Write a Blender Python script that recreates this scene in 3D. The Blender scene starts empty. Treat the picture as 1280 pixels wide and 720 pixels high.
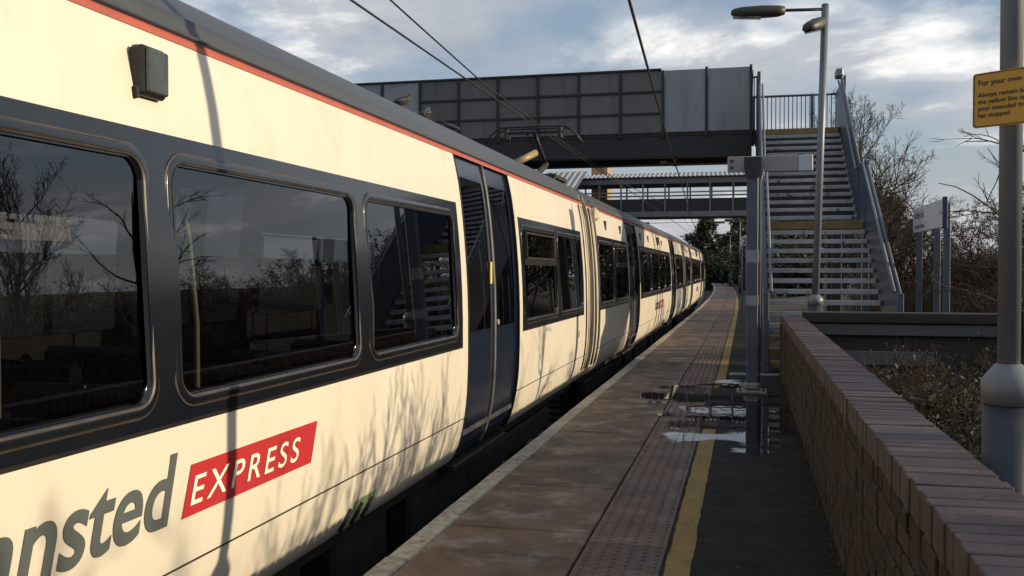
import bpy, bmesh, math, random
import numpy as np
from mathutils import Vector, Matrix
R = math.radians
scene = bpy.context.scene
COL = scene.collection
random.seed(7)

# ------------------------------------------------------------------ camera
cd = bpy.data.cameras.new('Camera')
cam = bpy.data.objects.new('Camera', cd); COL.objects.link(cam)
cam.location = (0, 0, 1.45)
cam.rotation_euler = (R(90 - 1.05), 0, R(13.68))
cd.sensor_width = 36; cd.lens = 33.75; cd.clip_start = 0.05; cd.clip_end = 3000
scene.camera = cam

# ------------------------------------------------------------------ sky
SUN_EL, SUN_AZ = 15.8, 5.0          # azimuth: degrees from +X towards +Y
SKY = 0.10
world = bpy.data.worlds.new('World'); scene.world = world; world.use_nodes = True
nt = world.node_tree; N = nt.nodes; L = nt.links
for n in list(N): N.remove(n)
out = N.new('ShaderNodeOutputWorld'); bg = N.new('ShaderNodeBackground')
bg.inputs['Strength'].default_value = SKY
sky = N.new('ShaderNodeTexSky'); sky.sky_type = 'NISHITA'; sky.sun_disc = False
sky.sun_elevation = R(SUN_EL); sky.sun_rotation = R(90 - SUN_AZ)
sky.air_density = 1.3; sky.dust_density = 1.2; sky.ozone_density = 1.5
tc = N.new('ShaderNodeTexCoord'); sep = N.new('ShaderNodeSeparateXYZ')
L.new(tc.outputs['Generated'], sep.inputs[0])
def wm(op, a, b=None, clamp=False):
    n = N.new('ShaderNodeMath'); n.operation = op; n.use_clamp = clamp
    for i, v in enumerate((a, b)):
        if v is None: continue
        if isinstance(v, (int, float)): n.inputs[i].default_value = v
        else: L.new(v, n.inputs[i])
    return n.outputs[0]
zz = wm('ADD', wm('MAXIMUM', sep.outputs[2], 0.0), 0.22)
cmb = N.new('ShaderNodeCombineXYZ')
L.new(wm('DIVIDE', sep.outputs[0], zz), cmb.inputs[0]); L.new(wm('DIVIDE', sep.outputs[1], zz), cmb.inputs[1])
def wnoise(scale, detail, rough, dist, off):
    mp = N.new('ShaderNodeMapping'); mp.inputs['Location'].default_value = off
    L.new(cmb.outputs[0], mp.inputs[0])
    n = N.new('ShaderNodeTexNoise'); n.inputs['Scale'].default_value = scale
    n.inputs['Detail'].default_value = detail; n.inputs['Roughness'].default_value = rough
    n.inputs['Distortion'].default_value = dist
    L.new(mp.outputs[0], n.inputs['Vector']); return n.outputs[0]
def wramp(fac, stops):
    r = N.new('ShaderNodeValToRGB'); L.new(fac, r.inputs[0]); e = r.color_ramp.elements
    while len(e) < len(stops): e.new(0.5)
    for k, (p, c) in zip(e, stops):
        k.position = p; k.color = (c[0], c[1], c[2], 1) if isinstance(c, tuple) else (c, c, c, 1)
    return r.outputs[0]
def wmix(fac, a, b):
    m = N.new('ShaderNodeMix'); m.data_type = 'RGBA'
    if isinstance(fac, float): m.inputs[0].default_value = fac
    else: L.new(fac, m.inputs[0])
    for sock, v in ((m.inputs[6], a), (m.inputs[7], b)):
        if isinstance(v, tuple): sock.default_value = (*v, 1)
        else: L.new(v, sock)
    return m.outputs[2]
K = 1.15 / SKY
n_big = wnoise(1.25, 10, 0.55, 0.2, (5.2, 3.9, 0))
n_fine = wnoise(2.0, 10, 0.6, 0.3, (1.3, 8.2, 0))
mask = wramp(n_big, [(0.44, 0.0), (0.56, 0.95)])
ccol = wramp(n_fine, [(0.36, (0.37 * K, 0.40 * K, 0.455 * K)), (0.53, (0.49 * K, 0.51 * K, 0.55 * K)), (0.62, (0.95 * K, 0.93 * K, 0.9 * K))])
# ramp colours are clamped to 0..1 only in the interface; scale explicitly to be safe
clear = wmix(0.5, sky.outputs[0], (0.34 * K, 0.44 * K, 0.61 * K))
mixed = wmix(mask, clear, ccol)
low = wramp(sep.outputs[2], [(0.0, 0.55), (0.16, 0.0)])
fin = wmix(low, mixed, (0.46 * K, 0.46 * K, 0.45 * K))
L.new(fin, bg.inputs['Color']); L.new(bg.outputs[0], out.inputs[0])

# ------------------------------------------------------------------ sun
sd = bpy.data.lights.new('Sun', 'SUN'); sd.energy = 5.0; sd.angle = R(0.53); sd.color = (1.0, 0.82, 0.57)
sun = bpy.data.objects.new('Sun', sd); COL.objects.link(sun)
sv = Vector((math.cos(R(SUN_EL)) * math.cos(R(SUN_AZ)), math.cos(R(SUN_EL)) * math.sin(R(SUN_AZ)), math.sin(R(SUN_EL))))
sun.rotation_euler = sv.to_track_quat('Z', 'Y').to_euler(); sun.location = (20, 2, 12)
vs = scene.view_settings
vs.view_transform = 'Standard'; vs.look = 'None'; vs.exposure = 0.0; vs.gamma = 1.0; vs.use_curve_mapping = False

# ------------------------------------------------------------------ materials
def mat(name, c1, c2=None, rough=0.6, scale=3.0, metal=0.0, bump=0.0, bscale=40.0, rnd=0.0, coat=0.0,
        c3=None, s3=1.0, t3=(0.55, 0.7), stretch=(1, 1, 1), spec=0.5, rvar=0.0):
    m = bpy.data.materials.new(name); m.use_nodes = True
    t = m.node_tree; nn = t.nodes; ll = t.links; b = nn['Principled BSDF']
    b.inputs['Roughness'].default_value = rough; b.inputs['Metallic'].default_value = metal
    b.inputs['Coat Weight'].default_value = coat; b.inputs['Specular IOR Level'].default_value = spec
    b.inputs['Coat Roughness'].default_value = 0.12
    geo = nn.new('ShaderNodeNewGeometry'); mp = nn.new('ShaderNodeMapping'); mp.inputs['Scale'].default_value = stretch
    ll.new(geo.outputs['Position'], mp.inputs[0])
    def noise(s, d=6, r=0.6):
        n = nn.new('ShaderNodeTexNoise'); n.inputs['Scale'].default_value = s; n.inputs['Detail'].default_value = d
        n.inputs['Roughness'].default_value = r; ll.new(mp.outputs[0], n.inputs['Vector']); return n.outputs[0]
    def ramp(f, lo, hi):
        r = nn.new('ShaderNodeMapRange'); r.inputs[1].default_value = lo; r.inputs[2].default_value = hi
        ll.new(f, r.inputs[0]); return r.outputs[0]
    def mix(f, a, bb):
        x = nn.new('ShaderNodeMix'); x.data_type = 'RGBA'; ll.new(f, x.inputs[0])
        for s, v in ((x.inputs[6], a), (x.inputs[7], bb)):
            if isinstance(v, tuple): s.default_value = (*v, 1)
            else: ll.new(v, s)
        return x.outputs[2]
    col = c1
    nf = None
    if c2 is not None:
        nf = noise(scale); col = mix(ramp(nf, 0.35, 0.65), c1, c2)
    if c3 is not None:
        col = mix(ramp(noise(s3, 8, 0.65), *t3), col, c3)
    if rnd > 0:
        oi = nn.new('ShaderNodeObjectInfo'); h = nn.new('ShaderNodeHueSaturation')
        v = nn.new('ShaderNodeMapRange'); v.inputs[3].default_value = 1 - rnd; v.inputs[4].default_value = 1 + rnd
        ll.new(oi.outputs['Random'], v.inputs[0]); ll.new(v.outputs[0], h.inputs['Value'])
        if isinstance(col, tuple): h.inputs['Color'].default_value = (*col, 1)
        else: ll.new(col, h.inputs['Color'])
        col = h.outputs[0]
    if isinstance(col, tuple): b.inputs['Base Color'].default_value = (*col, 1)
    else: ll.new(col, b.inputs['Base Color'])
    if rvar > 0:
        r = nn.new('ShaderNodeMapRange'); r.inputs[1].default_value = 0.3; r.inputs[2].default_value = 0.7
        r.inputs[3].default_value = max(0.02, rough - rvar); r.inputs[4].default_value = rough + rvar
        ll.new(noise(scale * 1.7), r.inputs[0]); ll.new(r.outputs[0], b.inputs['Roughness'])
    if bump > 0:
        bp = nn.new('ShaderNodeBump'); bp.inputs['Strength'].default_value = bump; bp.inputs['Distance'].default_value = 0.01
        ll.new(noise(bscale, 4), bp.inputs['Height']); ll.new(bp.outputs[0], b.inputs['Normal'])
    return m
def glass_mat(name, tint, ior, rough=0.0, bump=0.0, bscale=3.0, body=None, bodyfac=0.0, cover=None):
    m = bpy.data.materials.new(name); m.use_nodes = True
    t = m.node_tree; nn = t.nodes; ll = t.links
    nn.remove(nn['Principled BSDF']); o = nn['Material Output']
    tr = nn.new('ShaderNodeBsdfTransparent'); tr.inputs[0].default_value = (*tint, 1)
    gl = nn.new('ShaderNodeBsdfGlossy'); gl.inputs['Roughness'].default_value = rough; gl.inputs[0].default_value = (0.95, 0.97, 1, 1)
    fr = nn.new('ShaderNodeFresnel'); fr.inputs[0].default_value = ior
    mx = nn.new('ShaderNodeMixShader'); ll.new(fr.outputs[0], mx.inputs[0]); ll.new(gl.outputs[0], mx.inputs[2])
    base = tr.outputs[0]
    if body:
        df = nn.new('ShaderNodeBsdfDiffuse'); df.inputs[0].default_value = (*body, 1)
        m2 = nn.new('ShaderNodeMixShader'); m2.inputs[0].default_value = bodyfac
        ll.new(tr.outputs[0], m2.inputs[1]); ll.new(df.outputs[0], m2.inputs[2]); base = m2.outputs[0]
    ll.new(base, mx.inputs[1]); ll.new(mx.outputs[0], o.inputs[0])
    if cover:
        geo = nn.new('ShaderNodeNewGeometry'); n = nn.new('ShaderNodeTexNoise'); n.inputs['Scale'].default_value = cover[0]
        n.inputs['Detail'].default_value = 6; n.inputs['Roughness'].default_value = .5; ll.new(geo.outputs['Position'], n.inputs['Vector'])
        at = nn.new('ShaderNodeAttribute'); at.attribute_name = 'cover'
        ml = nn.new('ShaderNodeMath'); ml.operation = 'MULTIPLY_ADD'; ml.inputs[1].default_value = 2.6; ll.new(n.outputs[0], ml.inputs[0]); ll.new(at.outputs['Fac'], ml.inputs[2])
        mr = nn.new('ShaderNodeMapRange'); mr.inputs[1].default_value = cover[1]; mr.inputs[2].default_value = cover[2]; ll.new(ml.outputs[0], mr.inputs[0])
        tw = nn.new('ShaderNodeBsdfTransparent'); m3 = nn.new('ShaderNodeMixShader')
        ll.new(mr.outputs[0], m3.inputs[0]); ll.new(tw.outputs[0], m3.inputs[1]); ll.new(mx.outputs[0], m3.inputs[2]); ll.new(m3.outputs[0], o.inputs[0])
    if bump > 0:
        geo = nn.new('ShaderNodeNewGeometry'); n = nn.new('ShaderNodeTexNoise'); n.inputs['Scale'].default_value = bscale
        ll.new(geo.outputs['Position'], n.inputs['Vector'])
        bp = nn.new('ShaderNodeBump'); bp.inputs['Strength'].default_value = bump; bp.inputs['Distance'].default_value = 0.01
        ll.new(n.outputs[0], bp.inputs['Height'])
        ll.new(bp.outputs[0], gl.inputs['Normal'])
    return m
M = {}
M['cream'] = mat('cream_paint', (0.69, 0.64, 0.535), (0.65, 0.595, 0.49), rough=0.38, scale=2.2, c3=(0.52, 0.43, 0.31), s3=4, t3=(0.55, 0.9), stretch=(1, 0.6, 0.22), coat=0.15)
M['cream_dirty'] = mat('cream_dirty', (0.62, 0.55, 0.42), (0.42, 0.35, 0.26), rough=0.5, scale=4, stretch=(1, 1, 0.2))
M['band'] = mat('window_band_paint', (0.005, 0.007, 0.012), (0.008, 0.010, 0.014), rough=0.22, scale=4, coat=0.7, c3=(0.022, 0.02, 0.019), s3=9, t3=(0.6, 0.95))
M['navy'] = mat('navy_door_paint', (0.006, 0.011, 0.027), (0.008, 0.014, 0.032), rough=0.2, scale=5, coat=0.3, c3=(0.025, 0.026, 0.03), s3=7, t3=(0.6, 1.0))
M['rubber'] = mat('window_rubber', (0.011, 0.0105, 0.010), (0.02, 0.018, 0.016), rough=0.4, scale=9, spec=0.35)
M['rubber_edge'] = mat('window_trim', (0.05, 0.037, 0.025), (0.085, 0.068, 0.05), rough=0.4, scale=12, metal=0.3)
M['seal'] = mat('door_seal', (0.14, 0.13, 0.12), (0.09, 0.085, 0.08), rough=0.5, scale=10)
M['red'] = mat('red_decal', (0.44, 0.026, 0.03), (0.40, 0.03, 0.032), rough=0.4)
M['stripe'] = mat('orange_red_stripe', (0.44, 0.10, 0.06), (0.36, 0.09, 0.065), rough=0.45, scale=6)
M['greytext'] = mat('grey_lettering', (0.085, 0.098, 0.094), rough=0.45)
M['whitetext'] = mat('white_lettering', (0.78, 0.74, 0.64), rough=0.45)
M['roof'] = mat('train_roof_paint', (0.06, 0.065, 0.072), (0.045, 0.05, 0.056), rough=0.45, scale=1.5, c3=(0.09, 0.088, 0.082), s3=6, t3=(0.55, 0.8), stretch=(1, 0.15, 1))
M['black'] = mat('underframe_black', (0.012, 0.011, 0.010), (0.03, 0.025, 0.02), rough=0.8, scale=5)
M['interior'] = mat('coach_interior', (0.05, 0.05, 0.052), (0.04, 0.04, 0.045), rough=0.7)
M['seat'] = mat('seat_moquette', (0.02, 0.03, 0.07), (0.03, 0.035, 0.06), rough=0.9, scale=20)
M['pole_in'] = mat('grab_pole_paint', (0.62, 0.58, 0.42), rough=0.35)
M['glass'] = glass_mat('coach_glass', (0.30, 0.31, 0.32), 1.85)
M['doorglass'] = glass_mat('door_glass', (0.12, 0.13, 0.16), 1.7)
M['lampglass'] = glass_mat('lamp_lens', (0.5, 0.52, 0.5), 1.6)
M['lens'] = mat('clouded_lens', (0.06, 0.064, 0.056), (0.035, 0.037, 0.034), rough=0.08, scale=14, coat=0.5)
M['yellowlabel'] = mat('yellow_label', (0.6, 0.5, 0.16), rough=0.5)
M['green'] = mat('green_label', (0.12, 0.22, 0.09), (0.2, 0.25, 0.12), rough=0.6, scale=30)
M['slab'] = mat('platform_slab', (0.135, 0.080, 0.047), (0.062, 0.037, 0.024), rough=0.62, scale=2.4, bump=0.5, bscale=140, rnd=0.18, c3=(0.27, 0.225, 0.195), s3=3.2, t3=(0.50, 0.72), rvar=0.14)
M['tactile'] = mat('tactile_slab', (0.135, 0.082, 0.055), (0.082, 0.050, 0.036), rough=0.6, scale=2.5, bump=0.3, bscale=80, rnd=0.14, c3=(0.19, 0.15, 0.125), s3=3, t3=(0.55, 0.75), rvar=0.12)
M['edge'] = mat('platform_edge_stone', (0.43, 0.395, 0.32), (0.24, 0.21, 0.165), rough=0.8, scale=14, bump=1.0, bscale=45, rnd=0.15, c3=(0.07, 0.058, 0.045), s3=17, t3=(0.58, 0.68))
M['asphalt'] = mat('asphalt', (0.0115, 0.0113, 0.0115), (0.018, 0.017, 0.017), rough=0.8, scale=3, bump=0.7, bscale=160, c3=(0.04, 0.037, 0.033), s3=1.3, t3=(0.6, 0.85), rvar=0.1, spec=0.22)
M['yellow'] = mat('yellow_line_paint', (0.27, 0.175, 0.037), (0.2, 0.135, 0.033), rough=0.7, scale=5, bump=0.4, bscale=140, c3=(0.08, 0.065, 0.04), s3=14, t3=(0.55, 0.7))
M['concrete'] = mat('concrete', (0.28, 0.265, 0.24), (0.2, 0.19, 0.175), rough=0.85, scale=2, bump=0.4, bscale=50, c3=(0.09, 0.085, 0.075), s3=1.8, t3=(0.55, 0.8))
M['platwall'] = mat('platform_face', (0.05, 0.045, 0.04), (0.09, 0.075, 0.06), rough=0.9, scale=4, bump=0.5)
M['coping'] = mat('coping_brick', (0.088, 0.058, 0.058), (0.052, 0.035, 0.036), rough=0.62, scale=6, bump=0.5, bscale=120, rnd=0.28, c3=(0.14, 0.115, 0.105), s3=14, t3=(0.58, 0.8))
M['brick'] = mat('wall_brick', (0.052, 0.03, 0.015), (0.025, 0.015, 0.009), rough=0.85, scale=5, bump=0.7, bscale=100, rnd=0.4, c3=(0.088, 0.066, 0.04), s3=9, t3=(0.55, 0.75))
M['mortar'] = mat('mortar', (0.04, 0.034, 0.026), (0.02, 0.017, 0.014), rough=0.95, scale=8, bump=0.6, bscale=120)
M['steelblue'] = mat('blue_grey_steel', (0.075, 0.09, 0.135), (0.06, 0.072, 0.11), rough=0.45, scale=3, c3=(0.11, 0.10, 0.095), s3=6, t3=(0.6, 0.85))
M['steelpale'] = mat('pale_band', (0.26, 0.27, 0.30), (0.22, 0.23, 0.26), rough=0.5, scale=8)
M['galv'] = mat('galvanised_steel', (0.175, 0.19, 0.215), (0.14, 0.155, 0.18), rough=0.42, scale=6, metal=0.1, stretch=(1, 1, 0.3))
M['drum'] = mat('lamp_base_paint', (0.03, 0.036, 0.05), (0.024, 0.029, 0.04), rough=0.5, scale=5, c3=(0.09, 0.085, 0.08), s3=8, t3=(0.6, 0.85))
M['lampbody'] = mat('lantern_body', (0.035, 0.031, 0.032), (0.045, 0.04, 0.04), rough=0.5, scale=10)
M['tread'] = mat('stair_tread', (0.5, 0.49, 0.47), (0.38, 0.37, 0.36), rough=0.7, scale=4, rnd=0.12, c3=(0.05, 0.05, 0.05), s3=7, t3=(0.57, 0.68))
M['treadyellow'] = mat('yellow_nosing', (0.30, 0.215, 0.075), (0.22, 0.155, 0.06), rough=0.7, scale=7, rnd=0.1)
M['darksteel'] = mat('dark_steel', (0.02, 0.019, 0.02), (0.03, 0.026, 0.025), rough=0.6, scale=4)
M['meshpanel'] = mat('brown_grey_panel', (0.165, 0.15, 0.142), (0.14, 0.127, 0.12), rough=0.6, scale=1.5, rnd=0.1, c3=(0.085, 0.07, 0.058), s3=4, t3=(0.52, 0.8), stretch=(1, 1, .25))
M['greypanel'] = mat('pale_grey_panel', (0.31, 0.31, 0.33), (0.26, 0.26, 0.275), rough=0.45, scale=1.6, rnd=0.08, c3=(0.13, 0.115, 0.10), s3=3, t3=(0.54, 0.85), stretch=(1, 1, .22))
M['signwhite'] = mat('sign_white', (0.66, 0.66, 0.64), (0.6, 0.6, 0.58), rough=0.4, scale=5)
M['signgrey'] = mat('sign_grey', (0.30, 0.30, 0.31), (0.25, 0.25, 0.26), rough=0.45, scale=5)
M['signpale'] = mat('sign_pale_blue', (0.45, 0.5, 0.56), rough=0.4)
M['signblue'] = mat('sign_navy', (0.02, 0.03, 0.08), rough=0.45)
M['signyellow'] = mat('sign_yellow', (0.56, 0.30, 0.03), (0.5, 0.27, 0.03), rough=0.42, scale=9)
M['signtext'] = mat('sign_text', (0.035, 0.025, 0.02), rough=0.5)
M['timber'] = mat('dark_timber', (0.028, 0.024, 0.021), (0.045, 0.038, 0.03), rough=0.8, scale=4, stretch=(0.2, 1, 1))
M['timbergrey'] = mat('weathered_timber', (0.12, 0.118, 0.115), (0.085, 0.083, 0.08), rough=0.8, scale=5, stretch=(0.2, 1, 1))
M['corrug'] = mat('corrugated_sheet', (0.38, 0.39, 0.4), (0.3, 0.31, 0.32), rough=0.5, scale=2)
M['paleyellow'] = mat('yellow_brick', (0.42, 0.27, 0.12), (0.36, 0.22, 0.1), rough=0.8, scale=6)
M['latt'] = mat('far_bridge_steel', (0.20, 0.20, 0.21), (0.15, 0.15, 0.16), rough=0.55, scale=2)
M['wire'] = mat('wire', (0.03, 0.028, 0.026), rough=0.5, metal=0.3)
M['insul'] = mat('insulator', (0.34, 0.28, 0.14), (0.28, 0.22, 0.1), rough=0.4, scale=8)
M['ceramic'] = mat('brown_insulator', (0.06, 0.035, 0.025), rough=0.3)
M['ballast'] = mat('ballast', (0.10, 0.085, 0.07), (0.05, 0.043, 0.038), rough=0.95, scale=22, bump=1.0, bscale=30)
M['rail'] = mat('rail_steel', (0.10, 0.06, 0.04), (0.07, 0.045, 0.03), rough=0.6, metal=0.3)
M['soil'] = mat('soil_and_litter', (0.055, 0.042, 0.028), (0.035, 0.035, 0.02), rough=0.95, scale=4, bump=0.8, bscale=20, c3=(0.06, 0.07, 0.03), s3=0.6, t3=(0.5, 0.65))
M['bark'] = mat('bark', (0.075, 0.06, 0.046), (0.05, 0.041, 0.033), rough=0.9, scale=9)
M['twig'] = mat('twig', (0.055, 0.041, 0.03), (0.04, 0.031, 0.024), rough=0.85, scale=7, rnd=0.15)
M['twigred'] = mat('bramble_stem', (0.06, 0.034, 0.024), (0.042, 0.028, 0.02), rough=0.8, scale=7, rnd=0.2)
M['leafbrown'] = mat('dead_leaf', (0.095, 0.055, 0.03), (0.06, 0.038, 0.022), rough=0.8, scale=5, rnd=0.25)
M['leafgreen'] = mat('green_leaf', (0.04, 0.055, 0.016), (0.085, 0.085, 0.025), rough=0.55, scale=6, rnd=0.2)
M['leafdark'] = mat('dark_leaf', (0.03, 0.042, 0.018), (0.045, 0.05, 0.022), rough=0.6, scale=3, rnd=0.15)
M['water'] = glass_mat('puddle_water', (0.55, 0.53, 0.5), 1.36, rough=0.01, bump=0.03, bscale=6, cover=(2.2, 1.5, 1.72))
M['pigeon'] = mat('pigeon_feathers', (0.035, 0.036, 0.042), (0.06, 0.06, 0.07), rough=0.7, scale=30)
M['cabinet'] = mat('cabinet_paint', (0.016, 0.018, 0.016), (0.022, 0.022, 0.02), rough=0.6)

# ------------------------------------------------------------------ mesh helpers
class MB:
    def __init__(s): s.v = []; s.f = []; s.sm = []
    def add(s, vs, fs, smooth=False):
        o = len(s.v); s.v.extend([tuple(v) for v in vs]); s.f.extend([tuple(i + o for i in f) for f in fs]); s.sm.extend([smooth] * len(fs)); return s
    def box(s, x0, x1, y0, y1, z0, z1):
        vs = [(x, y, z) for z in (z0, z1) for y in (y0, y1) for x in (x0, x1)]
        return s.add(vs, [(0, 2, 3, 1), (4, 5, 7, 6), (0, 1, 5, 4), (2, 6, 7, 3), (0, 4, 6, 2), (1, 3, 7, 5)])
    def cbox(s, x0, x1, y0, y1, z0, z1, b):
        bm = bmesh.new(); r = bmesh.ops.create_cube(bm, size=1)
        for v in bm.verts: v.co = Vector(((x0 + x1) / 2 + v.co.x * (x1 - x0), (y0 + y1) / 2 + v.co.y * (y1 - y0), (z0 + z1) / 2 + v.co.z * (z1 - z0)))
        bmesh.ops.bevel(bm, geom=list(bm.edges), offset=b, segments=1, affect='EDGES')
        bm.verts.index_update()
        s.add([v.co[:] for v in bm.verts], [[v.index for v in f.verts] for f in bm.faces]); bm.free(); return s
    def tube(s, pts, rad, n=8, caps=True, smooth=True):
        pts = [Vector(p) for p in pts]
        if isinstance(rad, (int, float)): rad = [rad] * len(pts)
        vs = []; up = Vector((0, 0, 1)); prev = None
        for i, p in enumerate(pts):
            d = (pts[min(i + 1, len(pts) - 1)] - pts[max(i - 1, 0)]).normalized()
            if prev is None:
                a = d.cross(up); a = a.normalized() if a.length > 1e-3 else Vector((1, 0, 0))
            else:
                a = (prev - d * prev.dot(d)); a = a.normalized() if a.length > 1e-4 else d.orthogonal().normalized()
            prev = a; b = d.cross(a)
            for k in range(n):
                t = 2 * math.pi * k / n
                vs.append(p + (a * math.cos(t) + b * math.sin(t)) * rad[i])
        fs = []
        for i in range(len(pts) - 1):
            for k in range(n):
                fs.append((i * n + k, i * n + (k + 1) % n, (i + 1) * n + (k + 1) % n, (i + 1) * n + k))
        s.add(vs, fs, smooth)
        if caps:
            o = len(s.v) - len(vs)
            s.f.append(tuple(o + k for k in reversed(range(n)))); s.sm.append(False)
            s.f.append(tuple(o + (len(pts) - 1) * n + k for k in range(n))); s.sm.append(False)
        return s
    def lathe(s, prof, cx, cy, n=16):
        return s.tube([(cx, cy, z) for r, z in prof], [r for r, z in prof], n)
    def prism(s, poly, axis, a, b):
        n = len(poly)
        def P(u, v, w): return {'x': (w, u, v), 'y': (u, w, v), 'z': (u, v, w)}[axis]
        vs = [P(u, v, a) for u, v in poly] + [P(u, v, b) for u, v in poly]
        fs = [tuple(range(n)), tuple(reversed(range(n, 2 * n)))] + [(i, (i + 1) % n + 0, (i + 1) % n + n, i + n)[::-1] for i in range(n)]
        return s.add(vs, fs)
    def mesh(s, name, m=None, origin=(0, 0, 0), fixn=True):
        me = bpy.data.meshes.new(name); ox, oy, oz = origin
        me.from_pydata([(x - ox, y - oy, z - oz) for x, y, z in s.v], [], s.f)
        if fixn and len(s.f) < 30000:
            bm = bmesh.new(); bm.from_mesh(me); bmesh.ops.recalc_face_normals(bm, faces=bm.faces); bm.to_mesh(me); bm.free()
        me.polygons.foreach_set('use_smooth', s.sm)
        if m: me.materials.append(M[m])
        me.update(); return me
def link(name, me, parent=None, loc=(0, 0, 0)):
    o = bpy.data.objects.new(name, me); COL.objects.link(o); o.location = loc
    if parent: o.parent = parent
    return o
def part(name, mb, m, parent, fixn=True):
    """mesh given in world coordinates; parent is an unrotated empty (or a child of one with no offset)"""
    p = parent; origin = Vector((0, 0, 0))
    while p is not None: origin += p.location; p = p.parent
    return link(name, mb.mesh(name, m, origin, fixn), parent)
def tag(o, label, cat, group=None):
    o['label'] = label; o['category'] = cat
    if group: o['group'] = group
    return o
def thing(name, label, cat, loc=(0, 0, 0), group=None):
    return tag(link(name, None, None, loc), label, cat, group)
def struct(name, mb, m, fixn=True):
    o = link(name, mb.mesh(name, m, (0, 0, 0), fixn)); o['kind'] = 'structure'; return o
def copy_tree(o, parent=None):
    c = o.copy(); COL.objects.link(c); c.parent = parent
    for ch in list(o.children): copy_tree(ch, c)
    return c
def text_mesh(s, size=1.0, shear=0.0, weight=0.0, space=1.0):
    cu = bpy.data.curves.new('lettering', 'FONT'); cu.body = s; cu.size = size; cu.shear = shear; cu.offset = weight
    cu.space_character = space; cu.resolution_u = 6
    o = bpy.data.objects.new('lettering', cu); COL.objects.link(o)
    dg = bpy.context.evaluated_depsgraph_get(); me = bpy.data.meshes.new_from_object(o.evaluated_get(dg))
    bpy.data.objects.remove(o); bpy.data.curves.remove(cu)
    vs = np.array([v.co[:2] for v in me.vertices]); fs = [tuple(p.vertices) for p in me.polygons]
    bpy.data.meshes.remove(me)
    return vs, fs
def bend(y): return -0.0003 * max(0.0, y - 30) ** 2

# ------------------------------------------------------------------ ground
def ground_z(x, y):
    if x < -1.2: z = -1.02
    elif x < 0.35: z = -1.02 + 0.9 * (x + 1.2) / 1.55
    else: z = -0.12 + 0.02 * min(x, 12) + 0.05 * math.sin(x * 1.7 + y * .6)
    if x > 14: z += min(5.0, (x - 14) * 0.14)
    if x < -16: z += min(4, (-16 - x) * 0.1)
    return z
gx = [-900, -400, -150, -60, -40, -28, -20, -16, -12, -8, -5, -2, -1.2, -.4, .35, .9, 1.5, 2.2, 3, 4, 5, 6, 8, 10, 12, 14, 18, 24, 32, 45, 70, 150, 400, 900]
gy = [-300, -100, -40, -20, -10] + [-5 + 1.5 * i for i in range(34)] + [50, 56, 64, 75, 90, 120, 170, 260, 500, 1200]
g = MB(); W = len(gx)
g.add([(x, y, ground_z(x, y)) for y in gy for x in gx], [(j * W + i, j * W + i + 1, (j + 1) * W + i + 1, (j + 1) * W + i) for j in range(len(gy) - 1) for i in range(W - 1)], True)
struct('ground', g, 'soil')
tb = MB(); ys = list(range(-12, 121, 6))
def strip(mb, prof, ys, closed=False):
    n = len(prof); vs = [(x + bend(y), y, z) for y in ys for x, z in prof]
    fs = [(j * n + i, j * n + i + 1, (j + 1) * n + i + 1, (j + 1) * n + i) for j in range(len(ys) - 1) for i in range(n - 1)]
    if closed:
        fs += [(j * n + n - 1, j * n, (j + 1) * n, (j + 1) * n + n - 1) for j in range(len(ys) - 1)]
        fs += [tuple(range(n)), tuple(range((len(ys) - 1) * n, len(ys) * n))]
    mb.add(vs, fs); return mb
struct('trackbed', strip(tb, [(-8.45, -1.0), (-8.0, -.985), (-1.72, -.985), (-1.6, -1.0)], ys), 'ballast')
for xc in (-3.4, -6.8):
    tr = thing('railway_track', 'rusty steel rails beside the near platform face under the train' if xc > -5 else 'rusty steel rails beyond the train along the far platform', 'track', (xc, 0, -.985), 'railway tracks')
    for sx in (-.7525, .7525):
        mb = MB(); x = xc + sx
        strip(mb, [(x - .07, -.972), (x - .02, -.95), (x - .035, -.845), (x - .035, -.815), (x + .035, -.815), (x + .035, -.845), (x + .02, -.95), (x + .07, -.972)], ys, True)
        part('rail', mb, 'rail', tr)
    mb = MB().cbox(-1.25, 1.25, -.12, .12, -.05, .03, .015); me = mb.mesh('sleeper', 'concrete')
    for i in range(60): link('sleeper', me, tr, (bend(-4 + i * .75), -4 + i * .75, 0))

# ------------------------------------------------------------------ platform
pys = [-8] + list(range(0, 31, 5)) + list(range(34, 116, 4))
pf = struct('platform', strip(MB(), [(-1.69, -1.05), (-1.69, -.052), (-.394, -.052), (-.394, 0), (.62, 0), (.62, -1.05)], pys, True), 'asphalt')
opp = struct('far_platform', MB().box(-13, -8.45, -20, 70, -1.05, 0), 'asphalt')
rr = random.Random(3)
edge_me = [MB().cbox(-.064, .064, -.447, .447, -.10, .0, .008).mesh('edge_stone', 'edge') for _ in range(1)]
slab_me = MB().cbox(-.404, .404, -.543, .543, -.055, 0, .006).mesh('paving_slab', 'slab')
tm = MB().cbox(-.2085, .2085, -.2035, .2035, -.055, 0, .004)
for i in range(6):
    for j in range(6):
        cx = -.174 + .0696 * i; cy = -.17 + .068 * j + (.017 if i % 2 else -.017)
        vs = []
        for r, z, sy in ((.0155, -.001, 1.6), (.010, .0055, 1.6)):
            for k in range(6):
                a = k * math.pi / 3; vs.append((cx + r * math.cos(a), cy + r * sy * math.sin(a), z))
        tm.add(vs, [(k, (k + 1) % 6, 6 + (k + 1) % 6, 6 + k) for k in range(6)] + [tuple(range(6, 12))])
tact_me = tm.mesh('tactile_slab', 'tactile')
def lay(name, me, x, y, dz=.0018, rot=.002):
    o = link(name, me, pf, (x + bend(y), y, rr.uniform(-dz, dz)))
    o.rotation_euler = (rr.uniform(-rot, rot), rr.uniform(-rot, rot), math.atan(.0006 * max(0, y - 30)) + rr.uniform(-rot, rot) * .6)
y = -2.2
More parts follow.
